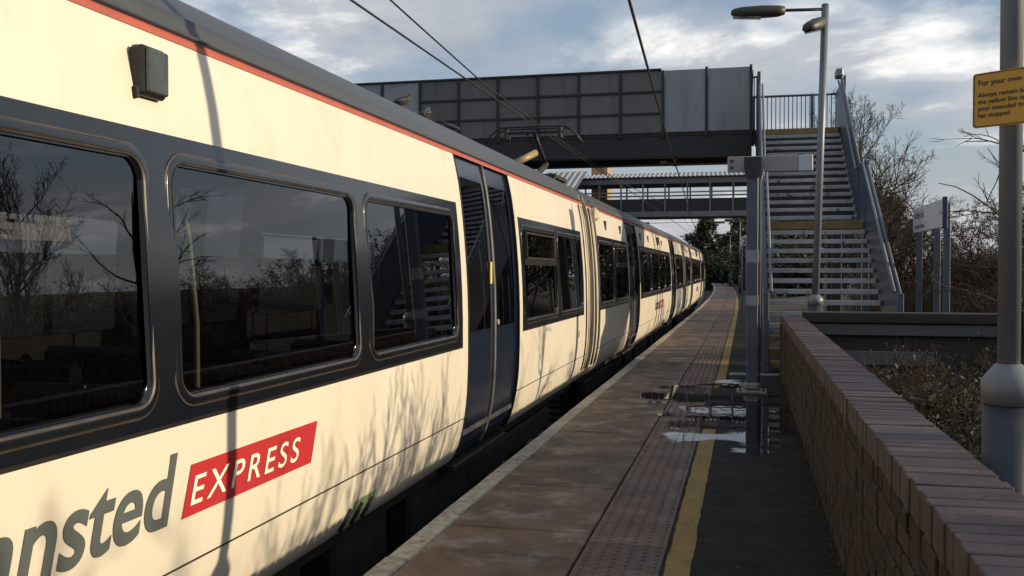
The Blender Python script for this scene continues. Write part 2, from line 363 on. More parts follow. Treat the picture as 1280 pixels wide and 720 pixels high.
while y < 112: lay('edge_stone', edge_me[0], -1.703, y, .003, .004); y += .9
y = 1.37
while y > -3: y -= 1.1
while y < 112: lay('paving_slab', slab_me, -1.23, y); y += 1.1
y = -.5
while y < 105: lay('tactile_slab', tact_me, -.605, y, .001, .0015); y += .411
# painted yellow line (worn, gap where the patch is)
def yline(y0, y1, seed):
    r = random.Random(seed); n = max(2, int((y1 - y0) / .12)); mb = MB(); vs = []
    for i in range(n + 1):
        y = y0 + (y1 - y0) * i / n; j = .005
        vs += [(-.375 + bend(y) + r.uniform(-j, j), y, .003), (-.253 + bend(y) + r.uniform(-j, j), y, .003)]
    mb.add(vs, [(2 * i, 2 * i + 1, 2 * i + 3, 2 * i + 2) for i in range(n)])
    o = part('yellow_line', mb, 'yellow', pf); return o
yline(-2, 8.9, 1); yline(9.1, 10.3, 5); yline(11.9, 112, 2)
# pale patch strip in the asphalt and puddle
mb = MB(); vs = [(-.22, 13.62, .004), (.46, 13.66, .004), (.46, 13.98, .004), (-.22, 13.93, .004)]
part('concrete_strip', mb.add(vs, [(0, 1, 2, 3)]), 'concrete', pf)
def puddle(cx, cy, rx, ry, z):
    n, m = 48, 5; vs = [(cx, cy, z)]; cov = [1.0]
    for q in range(1, m + 1):
        for k in range(n):
            a = 2 * math.pi * k / n; vs.append((cx + rx * q / m * math.cos(a), cy + ry * q / m * math.sin(a), z)); cov.append(1 - q / m)
    fs = [(0, 1 + k, 1 + (k + 1) % n) for k in range(n)]
    for q in range(m - 1): fs += [(1 + q * n + k, 1 + (q + 1) * n + k, 1 + (q + 1) * n + (k + 1) % n, 1 + q * n + (k + 1) % n) for k in range(n)]
    o = struct('puddle', MB().add(vs, fs), 'water', False)
    at = o.data.attributes.new('cover', 'FLOAT', 'POINT'); at.data.foreach_set('value', cov)
puddle(-.10, 9.75, .75, 2.3, .0048)
puddle(-.10, 12.3, .5, .75, .0050)
puddle(-.72, 11.2, .5, 1.1, .0060)
# moss / dirt along the wall foot
mb = MB(); r = random.Random(8)
for i in range(900):
    yy = r.uniform(1.5, 13.5); xx = .468 - abs(r.gauss(0, .03)); s = r.uniform(.004, .013)
    a = r.uniform(0, 3); p = Vector((xx, yy, .001)); 
    vs = [p + Vector((s * math.cos(a + k * 2.09), s * math.sin(a + k * 2.09), 0)) for k in range(3)] + [p + Vector((0, 0, s * .9))]
    mb.add(vs, [(0, 1, 3), (1, 2, 3), (2, 0, 3)])
o = link('wall_foot_grit', mb.mesh('wall_foot_grit', 'soil')); o['kind'] = 'stuff'; tag(o, 'dark grit and moss gathered along the foot of the brick wall', 'grit')

mb = MB(); r = random.Random(18)
for i in range(420):
    yy_ = r.uniform(2, 24); xx = .455 - abs(r.gauss(0, .09)) if r.random() < .6 else r.uniform(-1.6, .4); s_ = r.uniform(.006, .017); a = r.uniform(0, 6.28)
    c, sn = math.cos(a), math.sin(a); z = .008
    mb.add([(xx - c * s_, yy_ - sn * s_, z), (xx - sn * s_ * .5, yy_ + c * s_ * .5, z + .004), (xx + c * s_, yy_ + sn * s_, z + .001), (xx + sn * s_ * .5, yy_ - c * s_ * .5, z + .003)], [(0, 1, 2, 3)])
o = link('fallen_leaves', mb.mesh('fallen_leaves', 'leafbrown')); o['kind'] = 'stuff'; tag(o, 'small dead leaves scattered over the platform and against the wall', 'leaves')
# ------------------------------------------------------------------ brick wall
WX0, WX1, WY0, WY1, WTOP = .47, .712, .6, 13.55, .85
wall = thing('brick_wall', 'long low brown brick wall with brick-on-edge coping along the platform', 'wall', (.6, WY0, 0))
part('mortar_core', MB().box(WX0 + .012, WX1 - .012, WY0, WY1, -.1, WTOP - .02), 'mortar', wall)
cop = [MB().cbox(-.128, .128, -.0375, .0375, -.108, 0, .0035).mesh('coping_brick', 'coping') for _ in range(1)][0]
r = random.Random(5); y = WY0 + .04
while y < WY1:
    o = link('coping_brick', cop, wall, ((WX0 + WX1) / 2 - .6 + r.uniform(-.003, .003), y - WY0, WTOP + r.uniform(-.003, .003)))
    o.rotation_euler = (r.uniform(-.02, .02), r.uniform(-.01, .01), r.uniform(-.012, .012)); y += .0845
bst = MB().cbox(-.02, .02, -.1075, .1075, -.0325, .0325, .004).mesh('brick', 'brick')
bhd = MB().cbox(-.02, .02, -.051, .051, -.0325, .0325, .004).mesh('brick', 'brick')
far = MB(); cnt = 0; cells = []
for c in range(10):
    z = WTOP - .108 - .01 - .0325 - c * .0747
    step = .225 if c % 2 else .1125
    y = WY0 + (.06 if c % 2 else .12)
    while y < WY1 - .05: cells.append((y, z, c % 2)); y += step
cells.sort()
vis = [c for c in cells if c[0] > 1.9]; near = set(vis[:300])
for (y, z, s) in cells:
    x = WX0 + .019 + r.uniform(-.005, .004)
    if (y, z, s) in near:
        o = link('brick', bst if s else bhd, wall, (x - .6, y - WY0, z)); o.rotation_euler = (r.uniform(-.01, .01), 0, r.uniform(-.02, .02))
    else:
        h = .1075 if s else .051; far.cbox(x - .02, x + .02, y - h, y + h, z - .0325, z + .0325, .004)
o = part('brick_field', far, 'brick', wall, False); o['kind'] = 'stuff'
# back face bricks are out of sight: rendered face
part('end_pier', MB().cbox(WX0 - .01, WX1 + .01, WY1 - .002, WY1 + .2, -.1, WTOP - .12, .01), 'brick', wall)

# timber barrier behind the far end of the wall
tbm = thing('timber_barrier', 'low dark timber barrier with weathered grey boards behind the wall end', 'barrier', (1.8, 13.4, 0))
part('top_beam', MB().cbox(.74, 3.35, 13.25, 13.5, .76, .9, .012), 'timber', tbm)
part('board', MB().cbox(.74, 3.3, 13.28, 13.33, .60, .745, .008), 'timbergrey', tbm)
part('board', MB().cbox(.74, 2.35, 13.2, 13.26, .22, .40, .008), 'timbergrey', tbm)
part('backing', MB().box(.74, 3.25, 13.36, 13.42, -.1, .758), 'timber', tbm)
for x in (.78, 2.0, 3.2): part('post', MB().cbox(x, x + .1, 13.335, 13.36, -.15, .755, .005), 'timber', tbm)

# ------------------------------------------------------------------ train
TX = -3.4
PZ = [.02, .05, .09, .14, .20, .27, .35, .45, .55, .75, .90, 1.10, 1.30, 1.50, 1.70, 1.84, 1.945, 2.10, 2.22, 2.325]
PX = [-2.150, -2.122, -2.100, -2.081, -2.063, -2.046, -2.031, -2.018, -2.009, -2.001, -2.0, -2.0, -2.005, -2.015, -2.03, -2.043, -2.054, -2.075, -2.098, -2.122]
RZ = [2.325, 2.36, 2.42, 2.45, 2.47, 2.53, 2.59, 2.64, 2.69, 2.735, 2.77, 2.79, 2.80]
RX = [-2.122, -2.135, -2.165, -2.17, -2.21, -2.27, -2.345, -2.43, -2.56, -2.74, -2.98, -3.2, -3.4]
def prof(z): return float(np.interp(z, PZ, PX))
CL = 19.83
ENDY = 12.62                       # far end of the first coach
def yy(d): return ENDY - d         # d: distance from the far end
doors = [(yy(5.77), yy(4.13)), (yy(CL - 4.13), yy(CL - 5.77))]
bands = [(yy(13.89), yy(5.92)), (yy(3.98), yy(.52)), (yy(CL - .52), yy(CL - 3.98))]
wins = [(yy(7.66), yy(6.06)), (yy(9.5), yy(7.85)), (yy(11.42), yy(9.69)), (yy(13.7), yy(11.61))]
endw = [(yy(2.1), yy(.62)), (yy(3.86), yy(2.3)), (yy(CL - .62), yy(CL - 2.1)), (yy(CL - 2.3), yy(CL - 3.86))]
WZ0, WZ1 = .995, 1.835
def ins(v, rng): return any(a + 1e-6 < v < b - 1e-6 for a, b in rng)
root = thing('railway_coach', 'cream coach with grey and red lettering and a black box lamp, beside the brick wall', 'train coach', (TX, ENDY - CL / 2, -.915), 'coaches of the standing train')
Y0 = ENDY - CL
ybr = sorted(set([Y0, ENDY] + [v for a in doors + bands + wins + endw for v in a] + [Y0 + i * .99 for i in range(1, 20)]))
zbr = sorted(set(PZ + [WZ0, WZ1]))
def skin(test, off=0.0):
    mb = MB()
    for side in (0, 1):
        for i in range(len(ybr) - 1):
            if ybr[i + 1] - ybr[i] < 1e-4: continue
            for j in range(len(zbr) - 1):
                yc = (ybr[i] + ybr[i + 1]) / 2; zc = (zbr[j] + zbr[j + 1]) / 2
                if not test(yc, zc): continue
                q = []
                for y, z in ((ybr[i], zbr[j]), (ybr[i + 1], zbr[j]), (ybr[i + 1], zbr[j + 1]), (ybr[i], zbr[j + 1])):
                    x = prof(z) + off
                    if side: x = 2 * TX - x
                    q.append((x, y, z))
                mb.add(q, [(0, 1, 2, 3)], True)
    return mb
def merge(mb):
    key = {}; nv = []; mp = []
    for v in mb.v:
        k = (round(v[0], 4), round(v[1], 4), round(v[2], 4))
        if k not in key: key[k] = len(nv); nv.append(v)
        mp.append(key[k])
    mb.v = nv; mb.f = [tuple(mp[i] for i in f) for f in mb.f]; return mb
inwin = lambda y, z: WZ0 < z < WZ1 and ins(y, wins + endw)
inband = lambda y, z: .90 < z < 1.945 and ins(y, bands)
part('body_side', merge(skin(lambda y, z: not ins(y, doors) and not inband(y, z))), 'cream', root)
part('window_band', merge(skin(lambda y, z: inband(y, z) and not inwin(y, z), .002)), 'band', root)
part('lining', merge(skin(lambda y, z: .24 < z and not ins(y, doors) and not inwin(y, z), -.05)), 'interior', root)
# roof
mb = MB(); prf = list(zip(RX, RZ)) + [(2 * TX - x, z) for x, z in list(zip(RX, RZ))[-2::-1]]
n = len(prf); mb.add([(x, y, z) for y in (Y0, ENDY) for x, z in prf], [(i, i + 1, n + i + 1, n + i) for i in range(n - 1)], True)
part('roof', mb, 'roof', root)
def sheet(y0, y1, z0, z1, off, ny=1, nz=4, sides=(0,)):
    mb = MB(); 
    for s in sides:
        vs = []
        for j in range(nz + 1):
            z = z0 + (z1 - z0) * j / nz
            for i in range(ny + 1):
                x = (prof(z) if z <= 2.325 else float(np.interp(z, RZ, RX))) + off
                vs.append((2 * TX - x if s else x, y0 + (y1 - y0) * i / ny, z))
        mb.add(vs, [(j * (ny + 1) + i, j * (ny + 1) + i + 1, (j + 1) * (ny + 1) + i + 1, (j + 1) * (ny + 1) + i) for j in range(nz) for i in range(ny)], True)
    return mb
part('cantrail_stripe', sheet(Y0, ENDY, 2.318, 2.352, .004, 1, 2, (0, 1)), 'stripe', root)
mb = MB()
for x in (-2.128, 2 * TX + 2.128): mb.tube([(x + (.01 if x > TX else -.01), Y0, 2.362), (x + (.01 if x > TX else -.01), ENDY, 2.362)], .008, 6)
part('rain_gutter', mb, 'roof', root)
mb = MB()
cuts = [Y0] + sorted(v for a in doors for v in a) + [ENDY]
for k in (0, 2, 4):
    for s in (0, 1):
        t = sheet(cuts[k] + .01, cuts[k + 1] - .01, .346, .355, .0015, 1, 1, (s,)); mb.add(t.v, t.f)
part('panel_seam', mb, 'black', root)
mb = MB()
for a, b in bands:
    for s in (0, 1):
        for z0, z1 in ((.885, .90),):
            t = sheet(a, b, z0, z1, .002, 1, 1, (s,)); mb.add(t.v, t.f)
part('band_trim', mb, 'rubber', root)
# end walls of the coach, gangway
for ye, d in ((Y0, -1), (ENDY, 1)):
    pol = [(x, z) for z, x in zip(PZ, PX)] + [(x, z) for x, z in zip(RX, RZ)][1:]
    pol = pol + [(2 * TX - x, z) for x, z in pol[-2::-1]]
    part('end_wall', MB().prism([(x, z) for x, z in pol], 'y', ye - .001 if d > 0 else ye - .03, ye + .03 if d > 0 else ye + .001), 'cream_dirty', root)
    mb = MB()
    for k in range(3): mb.cbox(TX - .55 + .02 * (k % 2), TX + .55 - .02 * (k % 2), min(ye + d * (.03 + .05 * k), ye + d * (.03 + .05 * (k + 1))), max(ye + d * (.03 + .05 * k), ye + d * (.03 + .05 * (k + 1))), .1, 2.45, .01)
    part('gangway_bellows', mb, 'black', root)
    for q, dd, rad in ((0, .05, .022), (1, .15, .016), (2, .36, .012)):
        yp = ye - d * dd
        part('corner_pipe', MB().tube([(prof(z) + .006, yp, z) for z in (.16, .3, .5, .75, 1.0, 1.4, 1.8, 2.1, 2.3)], rad, 8), ('rubber_edge', 'cream_dirty', 'rubber')[q], root)
# windows: frame > pane
def rrect(y0, y1, z0, z1, r, n=6):
    pts = []
    for cy, cz, a0 in ((y1 - r, z1 - r, 0), (y0 + r, z1 - r, 90), (y0 + r, z0 + r, 180), (y1 - r, z0 + r, 270)):
        for k in range(n + 1):
            a = R(a0 + 90 * k / n); pts.append((cy + r * math.cos(a), cz + r * math.sin(a)))
    return pts
def flatx(z): return prof(WZ0) + (prof(WZ1) - prof(WZ0)) * (z - WZ0) / (WZ1 - WZ0)
def window(y0, y1, z0, z1, rad, side, gm='glass', fw=.045, parent=root, d=.0):
    fx = (lambda x: 2 * TX - x) if side else (lambda x: x)
    rings = [(fw, .0, 0), (fw, .007, 0), (fw - .006, .009, 0), (.016, .010, 0), (.008, .007, 0), (0.0, -.012, 0)]
    n = len(rrect(0, 1, 0, 1, .1)); mb = MB(); vs = []
    for e, off, _ in rings:
        vs += [(fx(flatx(z) + off + d), y, z) for y, z in rrect(y0 - e, y1 + e, z0 - e, z1 + e, rad + e)]
    n = len(rrect(0, 1, 0, 1, .1))
    for k in range(len(rings) - 1):
        mb.add([], [])
    mb.add(vs, [(k * n + i, k * n + (i + 1) % n, (k + 1) * n + (i + 1) % n, (k + 1) * n + i) for k in range(len(rings) - 1) for i in range(n)], True)
    w = part('window', mb, 'band', parent)
    g0 = rrect(y0 - fw - .007, y1 + fw + .007, z0 - fw - .007, z1 + fw + .007, rad + fw + .007); g1 = rrect(y0 - fw, y1 + fw, z0 - fw, z1 + fw, rad + fw)
    part('gasket', MB().add([(fx(flatx(z) + .0045), y, z) for y, z in g0] + [(fx(flatx(z) + .0065), y, z) for y, z in g1], [(i, (i + 1) % n, n + (i + 1) % n, n + i) for i in range(n)], True), 'rubber_edge', w)
    pp = rrect(y0 - .002, y1 + .002, z0 - .002, z1 + .002, rad)
    part('pane', MB().add([(fx(flatx(z) - .011 + d), y, z) for y, z in pp], [tuple(range(len(pp)))]), gm, w, False)
    tr = MB(); e0 = rrect(y0 - .016, y1 + .016, z0 - .016, z1 + .016, rad + .016); e1 = rrect(y0 - .008, y1 + .008, z0 - .008, z1 + .008, rad + .008)
    tr.add([(fx(flatx(z) + .0115 + d), y, z) for y, z in e0] + [(fx(flatx(z) + .0085 + d), y, z) for y, z in e1], [(i, (i + 1) % n, n + (i + 1) % n, n + i) for i in range(n)], True)
    part('trim', tr, 'rubber_edge', w)
    return w
for s in (0, 1):
    for a, b in wins: window(a, b, WZ0, WZ1, .075, s)
    for k, (a, b) in enumerate(endw):
        w = window(a, b, WZ0, WZ1, .06, s)
        if k in (1, 3):            # opening hopper light
            fx = (lambda x: 2 * TX - x) if s else (lambda x: x)
            mb = MB()
            for z0, z1 in ((1.50, 1.56),): mb.add([(fx(flatx(z) + o), y, z) for o in (-.01, .018) for z in (z0, z1) for y in (a, b)], [(0, 1, 3, 2), (4, 6, 7, 5), (0, 4, 5, 1), (2, 3, 7, 6)])
            part('transom', mb, 'rubber', w)
            mb = MB()
            for z0, z1 in ((1.56, 1.575), (1.80, 1.815)): mb.add([(fx(flatx(z) + o), y, z) for o in (-.01, .026) for z in (z0, z1) for y in (a + .12, b - .12)], [(0, 1, 3, 2), (4, 6, 7, 5), (0, 4, 5, 1), (2, 3, 7, 6)])
            for y0_, y1_ in ((a + .10, a + .12), (b - .12, b - .10)): mb.add([(fx(flatx(z) + o), y, z) for o in (-.01, .026) for z in (1.56, 1.815) for y in (y0_, y1_)], [(0, 1, 3, 2), (4, 6, 7, 5), (0, 4, 5, 1), (2, 3, 7, 6), (0, 2, 6, 4), (1, 5, 7, 3)])
            part('hopper_frame', mb, 'rubber_edge', w)
# doors
for s in (0, 1):
    fx = (lambda x: 2 * TX - x) if s else (lambda x: x)
    for a, b in doors:
        m_ = (a + b) / 2
        for k, (l0, l1) in enumerate(((a, m_ - .012), (m_ + .012, b))):
            gz0, gz1, gw = .98, 2.16, .10
            mb = MB(); yb = [l0, l0 + gw, l1 - gw, l1]; zb = sorted(set([z for z in PZ] + [gz0, gz1]))
            for i in range(3):
                for j in range(len(zb) - 1):
                    if i == 1 and gz0 <= (zb[j] + zb[j + 1]) / 2 <= gz1: continue
                    mb.add([(fx(prof(z) - .02), y, z) for y, z in ((yb[i], zb[j]), (yb[i + 1], zb[j]), (yb[i + 1], zb[j + 1]), (yb[i], zb[j + 1]))], [(0, 1, 2, 3)], True)
            leaf = part('door_leaf', merge(mb), 'navy', root)
            vs = []; zs = [gz0, 1.3, 1.6, 1.84, gz1]
            for z in zs: vs += [(fx(prof(z) - .023), l0 + gw - .01, z), (fx(prof(z) - .023), l1 - gw + .01, z)]
            part('pane', MB().add(vs, [(2 * i, 2 * i + 1, 2 * i + 3, 2 * i + 2) for i in range(len(zs) - 1)], True), 'doorglass', leaf, False)
            if s == 0 and k == 1:
                bz = 1.02; part('door_button', MB().tube([(prof(bz) - .021, l0 + .055, bz), (prof(bz) + .006, l0 + .055, bz)], .024, 12), 'steelpale', leaf)
            if s == 0 and k == 0:
                part('notice', MB().cbox(prof(1.42) - .021, prof(1.42) - .014, l1 - .075, l1 - .02, 1.34, 1.52, .002), 'yellowlabel', leaf)
        zz_ = PZ
        part('door_seal', MB().tube([(fx(prof(z) - .016), m_, z) for z in zz_], .017, 6), 'seal', root)
        for yj in (a, b):
            mb = MB(); vs = []
            for z in zz_:
                x = prof(z)
                vs += [(fx(x + .006), yj - .012, z), (fx(x + .006), yj + .012, z), (fx(x - .03), yj + .012, z), (fx(x - .03), yj - .012, z)]
            mb.add(vs, [(4 * i + k, 4 * i + (k + 1) % 4, 4 * i + 4 + (k + 1) % 4, 4 * i + 4 + k) for i in range(len(zz_) - 1) for k in range(4)])
            part('door_jamb', mb, 'rubber', root)
        x0, x1 = sorted((fx(-2.45), fx(-2.12)))
        part('footstep', MB().cbox(x0, x1, a + .02, b - .02, -.06, -.02, .006), 'darksteel', root)
# underframe and running gear
part('underframe', MB().box(-4.55, -2.25, Y0 + .05, ENDY - .05, -.10, .06), 'black', root)
rc = random.Random(11); y = Y0 + 4.3
while y < ENDY - 5.2:
    ln = rc.uniform(.8, 1.9); part('equipment_case', MB().cbox(-4.45, -2.3 + rc.uniform(-.06, .0), y, y + ln, -.62, -.102, .03), 'black', root); y += ln + rc.uniform(.15, .5)
for yc in (Y0 + 2.9, ENDY - 2.9):
    bg_ = MB()
    for x in (-4.45, -2.4): bg_.cbox(x - .08, x + .08, yc - 1.75, yc + 1.75, -.45, -.2, .03)
    bg_.box(-4.4, -2.5, yc - .2, yc + .2, -.4, -.09)
    bo = part('bogie', bg_, 'black', root)
    for dy in (-1.3, 1.3):
        for x in (TX - .75, TX + .75):
            part('wheel', MB().tube([(x - .065, yc + dy, -.40), (x + .065, yc + dy, -.40)], .42, 20), 'rail', bo)
# interior
part('saloon_floor', MB().box(-4.72, -2.07, Y0 + .05, ENDY - .05, .20, .24), 'interior', root)
part('saloon_ceiling', MB().box(-4.62, -2.2, Y0 + .05, ENDY - .05, 2.28, 2.315), 'interior', root)
sb = MB(); sb.cbox(-.5, .5, -.06, .06, .3, .70, .04); sb.cbox(-.5, .5, -.46, -.02, .28, .43, .04); sme = sb.mesh('seat', 'seat')
for xs in (-2.75, -4.1):
    for k in range(9):
        o = link('seat', sme, root, (xs - TX, yy(13.5) + k * .92 - root.location.y, .24 + .915)); o.rotation_euler = (0, 0, math.pi * (k % 2))
for yp, x in ((2.45, -2.42), (2.78, -2.5), (4.02, -2.5), (6.2, -2.5), (9.1, -2.5)):
    part('grab_pole', MB().tube([(x, yp, .24), (x, yp, 1.2), (x - .05, yp + .02, 1.6), (x - .16, yp + .04, 2.0), (x - .2, yp + .04, 2.3)], .014, 8), 'pole_in', root)
# lettering on the flank
def decal(vs, fs, ymap, zmap, off):
    mb = MB(); Yv = ymap(vs); Zv = zmap(vs)
    return mb.add([(prof(z) + off, y, z) for y, z in zip(Yv, Zv)], fs)
# red parallelogram
bz0, bz1, by0, by1, sl = .535, .728, 3.12, 4.20, .055
mb = MB(); ny, nz = 8, 3
mb.add([(prof(bz0 + (bz1 - bz0) * j / nz) + .003, by0 + (by1 - by0) * i / ny + sl * j / nz, bz0 + (bz1 - bz0) * j / nz) for j in range(nz + 1) for i in range(ny + 1)],
       [(j * (ny + 1) + i, j * (ny + 1) + i + 1, (j + 1) * (ny + 1) + i + 1, (j + 1) * (ny + 1) + i) for j in range(nz) for i in range(ny)])
redp = part('red_panel', mb, 'red', root)
def fit_text(s, y0, y1, z0, z1, shear, weight, off, m, name, parent, ref=None, space=1.0):
    vs, fs = text_mesh(s, 1.0, 0.0, weight, space)
    hv = text_mesh(ref or s, 1.0, 0.0, weight)[0]
    a0, a1 = vs[:, 0].min(), vs[:, 0].max(); b0, b1 = hv[:, 1].min(), hv[:, 1].max()
    Z = z0 + (vs[:, 1] - b0) / (b1 - b0) * (z1 - z0)
    Yv = y0 + (vs[:, 0] - a0) / (a1 - a0) * (y1 - y0) + (Z - z0) * shear
    return part(name, MB().add([(prof(z) + off, y, z) for y, z in zip(Yv, Z)], fs), m, parent, False)
fit_text('EXPRESS', by0 + .05, by1 - .15, bz0 + .038, bz1 - .046, .28, .006, .0055, 'whitetext', 'lettering', redp, space=1.3)
fit_text('Stansted', 1.86, 3.03, .535, .79, .22, .018, .003, 'greytext', 'lettering', root, ref='d')
fit_text('67', 11.70, 11.80, .62, .70, .0, .01, .003, 'greytext', 'lettering', root)
# box lamp
def boxlamp(yc, zc, w, h):
    x = prof(zc)
    l = part('side_lamp', MB().cbox(x - .012, x + .05, yc - w / 2, yc + w / 2, zc - h / 2, zc + h / 2, .012), 'rubber', root)
    part('lens', MB().cbox(x + .048, x + .062, yc - w / 2 + .012, yc + w / 2 - .008, zc - h / 2 + .012, zc + h / 2 - .01, .006), 'lens', l)
    part('bracket', MB().cbox(x - .01, x + .035, yc - w / 2 - .012, yc - w / 2 + .004, zc - h / 2 - .012, zc - h / 2 + .03, .004), 'black', l)
boxlamp(3.02, 2.15, .145, .178)
# round shouldered tail unit near the other end and small square vents
x = prof(2.22)
part('end_lamp', MB().cbox(x - .02, x + .11, Y0 + .2, Y0 + .38, 2.13, 2.32, .045), 'cream_dirty', root)
# broken plate low on the flank
pl = part('label_plate', sheet(4.86, 5.16, .125, .19, .004, 2, 2), 'green', root)
for y in (4.78, 4.93, 5.08): part('bracket', MB().tube([(prof(.05) + .008, y - .02, .05), (prof(.12) + .012, y, .12), (prof(.16) + .01, y + .03, .16)], .012, 6), 'black', pl)
# ---- other coaches
coaches = [root]
for k in (1, 2):
    c = copy_tree(root); y0 = Y0 + k * (CL + .36)
    dx0, dx1 = bend(y0), bend(y0 + CL)
    c.location = (TX + (dx0 + dx1) / 2, y0 + CL / 2, -.915); c.rotation_euler = (0, 0, math.atan2(dx0 - dx1, CL)); coaches.append(c)
    c['label'] = ('cream coach carrying the raised pantograph, coupled beyond the lettered coach' if k == 1 else 'farthest cream coach of the train, beyond the footbridges')
for c in coaches[1:]:
    for d in (1.45, 3.2, 6.4, 8.0, 11.4):
        mb = MB().cbox(prof(2.13) - .01, prof(2.13) + .014, Y0 + d, Y0 + d + .16, 2.06, 2.2, .006)
        link('vent', mb.mesh('vent', 'black', root.location), c)
# pantograph on the second coach
c2 = coaches[1]
PYc, PZc = 15.5, 3.80
mb = MB()
pan = link('pantograph', None, c2)
def ppart(name, mb, m, par=pan):
    return link(name, mb.mesh(name, m, c2.location), par)
for dy in (-.12, .12):
    mb = MB().tube([(TX - .80, PYc + dy, PZc - .27), (TX - .72, PYc + dy, PZc - .14), (TX - .60, PYc + dy, PZc - .03), (TX - .5, PYc + dy, PZc), (TX + .5, PYc + dy, PZc), (TX + .60, PYc + dy, PZc - .03), (TX + .72, PYc + dy, PZc - .14), (TX + .80, PYc + dy, PZc - .27)], .016, 8)
    ppart('contact_strip', mb, 'darksteel')
mb = MB().box(TX - .5, TX + .5, PYc - .03, PYc + .03, PZc - .10, PZc - .06)
for xx in (-.45, .45): mb.box(TX + xx - .02, TX + xx + .02, PYc - .13, PYc + .13, PZc - .18, PZc - .005)
ppart('head_frame', mb, 'darksteel')
mb = MB().tube([(TX, PYc, PZc - .08), (TX, PYc + 1.0, 3.30)], .035, 8).tube([(TX, PYc + 1.0, 3.30), (TX, PYc - .1, 2.95)], .05, 8)
mb.tube([(TX - .12, PYc, PZc - .1), (TX - .05, PYc + 1.0, 3.28)], .012, 6)
ppart('arm', mb, 'darksteel')
mb = MB().tube([(TX + .15, PYc - .55, 3.32), (TX - .1, PYc - .9, 3.12)], .055, 10)
ppart('insulator', mb, 'insul')
mb = MB().box(TX - .45, TX + .45, PYc - .5, PYc + .5, 2.93, 2.99)
for xx in (-.4, .4):
    for dy in (-.45, .45): mb.tube([(TX + xx, PYc + dy, 2.76), (TX + xx, PYc + dy, 2.94)], .05, 8)
mb.tube([(TX - .1, PYc - .9, 3.12), (TX - .2, PYc - .9, 2.76)], .02, 6)
ppart('base_frame', mb, 'darksteel')

# ------------------------------------------------------------------ overhead wires
def wire(label, pts, rad, extra=None):
    mb = MB().tube(pts, rad, 6); o = link('overhead_wire', mb.mesh('overhead_wire', 'wire')); return tag(o, label, 'wire')
wire('lower contact wire strung over the train, running under the footbridge', [(TX, -15, 3.86), (TX, 8, 3.84), (TX, 22, 3.83), (TX, 40, 3.85), (TX - .1, 60, 3.86), (TX - 1.8, 110, 3.9)], .011)
wire('upper catenary wire dropping to meet the contact wire before the footbridge', [(TX, -15, 5.2), (TX, -5, 4.75), (TX, 3, 4.36), (TX, 8, 4.15), (TX, 10, 4.05), (TX, 12.5, 3.93), (TX, 16, 3.90), (TX, 26, 3.90), (TX, 34, 4.1), (TX, 48, 4.5), (TX - 1.8, 110, 5.2)], .010)
wire('thick single wire crossing in front of the pale footbridge panels', [(-.55, -5, 4.08), (-.75, 2, 4.03), (-1.07, 9, 3.98), (-1.35, 16, 3.93), (-1.57, 22.0, 3.89), (-1.75, 27, 3.9), (-2.4, 44, 3.75), (-3.2, 70, 3.9)], .016)

# ------------------------------------------------------------------ footbridge
BY0, BY1, DECK, SOF, PTOP = 22.45, 24.5, 4.62, 4.08, 6.08
fb = thing('footbridge', 'grey panelled footbridge spanning the tracks in front of the lattice bridge', 'footbridge', (-5, 23.4, -1))
mb = MB().box(-17, .12, BY0 + .05, BY0 + .35, SOF + .12, DECK).box(-17, .12, BY1 - .35, BY1 - .05, SOF + .12, DECK).box(-17, .12, BY0 - .02, BY0 + .42, SOF, SOF + .12).box(-17, .12, BY1 - .42, BY1 + .02, SOF, SOF + .12)
part('girder', mb, 'darksteel', fb)
mb = MB()
for i in range(17): mb.box(-16.8 + i, -16.68 + i, BY0 + .351, BY1 - .351, SOF + .15, DECK - .07)
part('cross_beam', mb, 'darksteel', fb)
part('deck', MB().box(-17, .2, BY0 + .03, BY1 - .03, DECK - .06, DECK + .02), 'darksteel', fb)
pw = .985; xr = .10
for side, yb in ((0, BY0), (1, BY1)):
    for i in range(17):
        x1 = xr - i * pw; x0 = x1 - pw
        pale = i < 2 or i >= 8
        d = -.015 if side == 0 else .015
        if side == 0:
            pn = part('panel', MB().cbox(x0 + .025, x1 - .025, yb - .012, yb + .012, DECK + .02, PTOP - .02, .004), 'greypanel' if pale else 'meshpanel', fb)
            if not pale:
                for zr in (5.08, 5.58):
                    part('rail', MB().cbox(x0 + .026, x1 - .026, yb - .05, yb - .013, zr - .025, zr + .025, .004), 'darksteel', pn)
        else:
            part('panel', MB().cbox(x0 + .025, x1 - .025, yb - .012, yb + .012, DECK + .02, PTOP - .02, .004), 'greypanel' if pale else 'meshpanel', fb)
        part('post', MB().cbox(x1 - .03, x1 + .03, yb - .06, yb + .03, DECK - .1, PTOP + (.02 if i < 2 else -.0195), .006), 'darksteel', fb)
    part('top_rail', MB().cbox(-17, xr - 2 * pw - .04, yb - .055, yb + .02, PTOP - .019, PTOP + .03, .006), 'darksteel', fb)
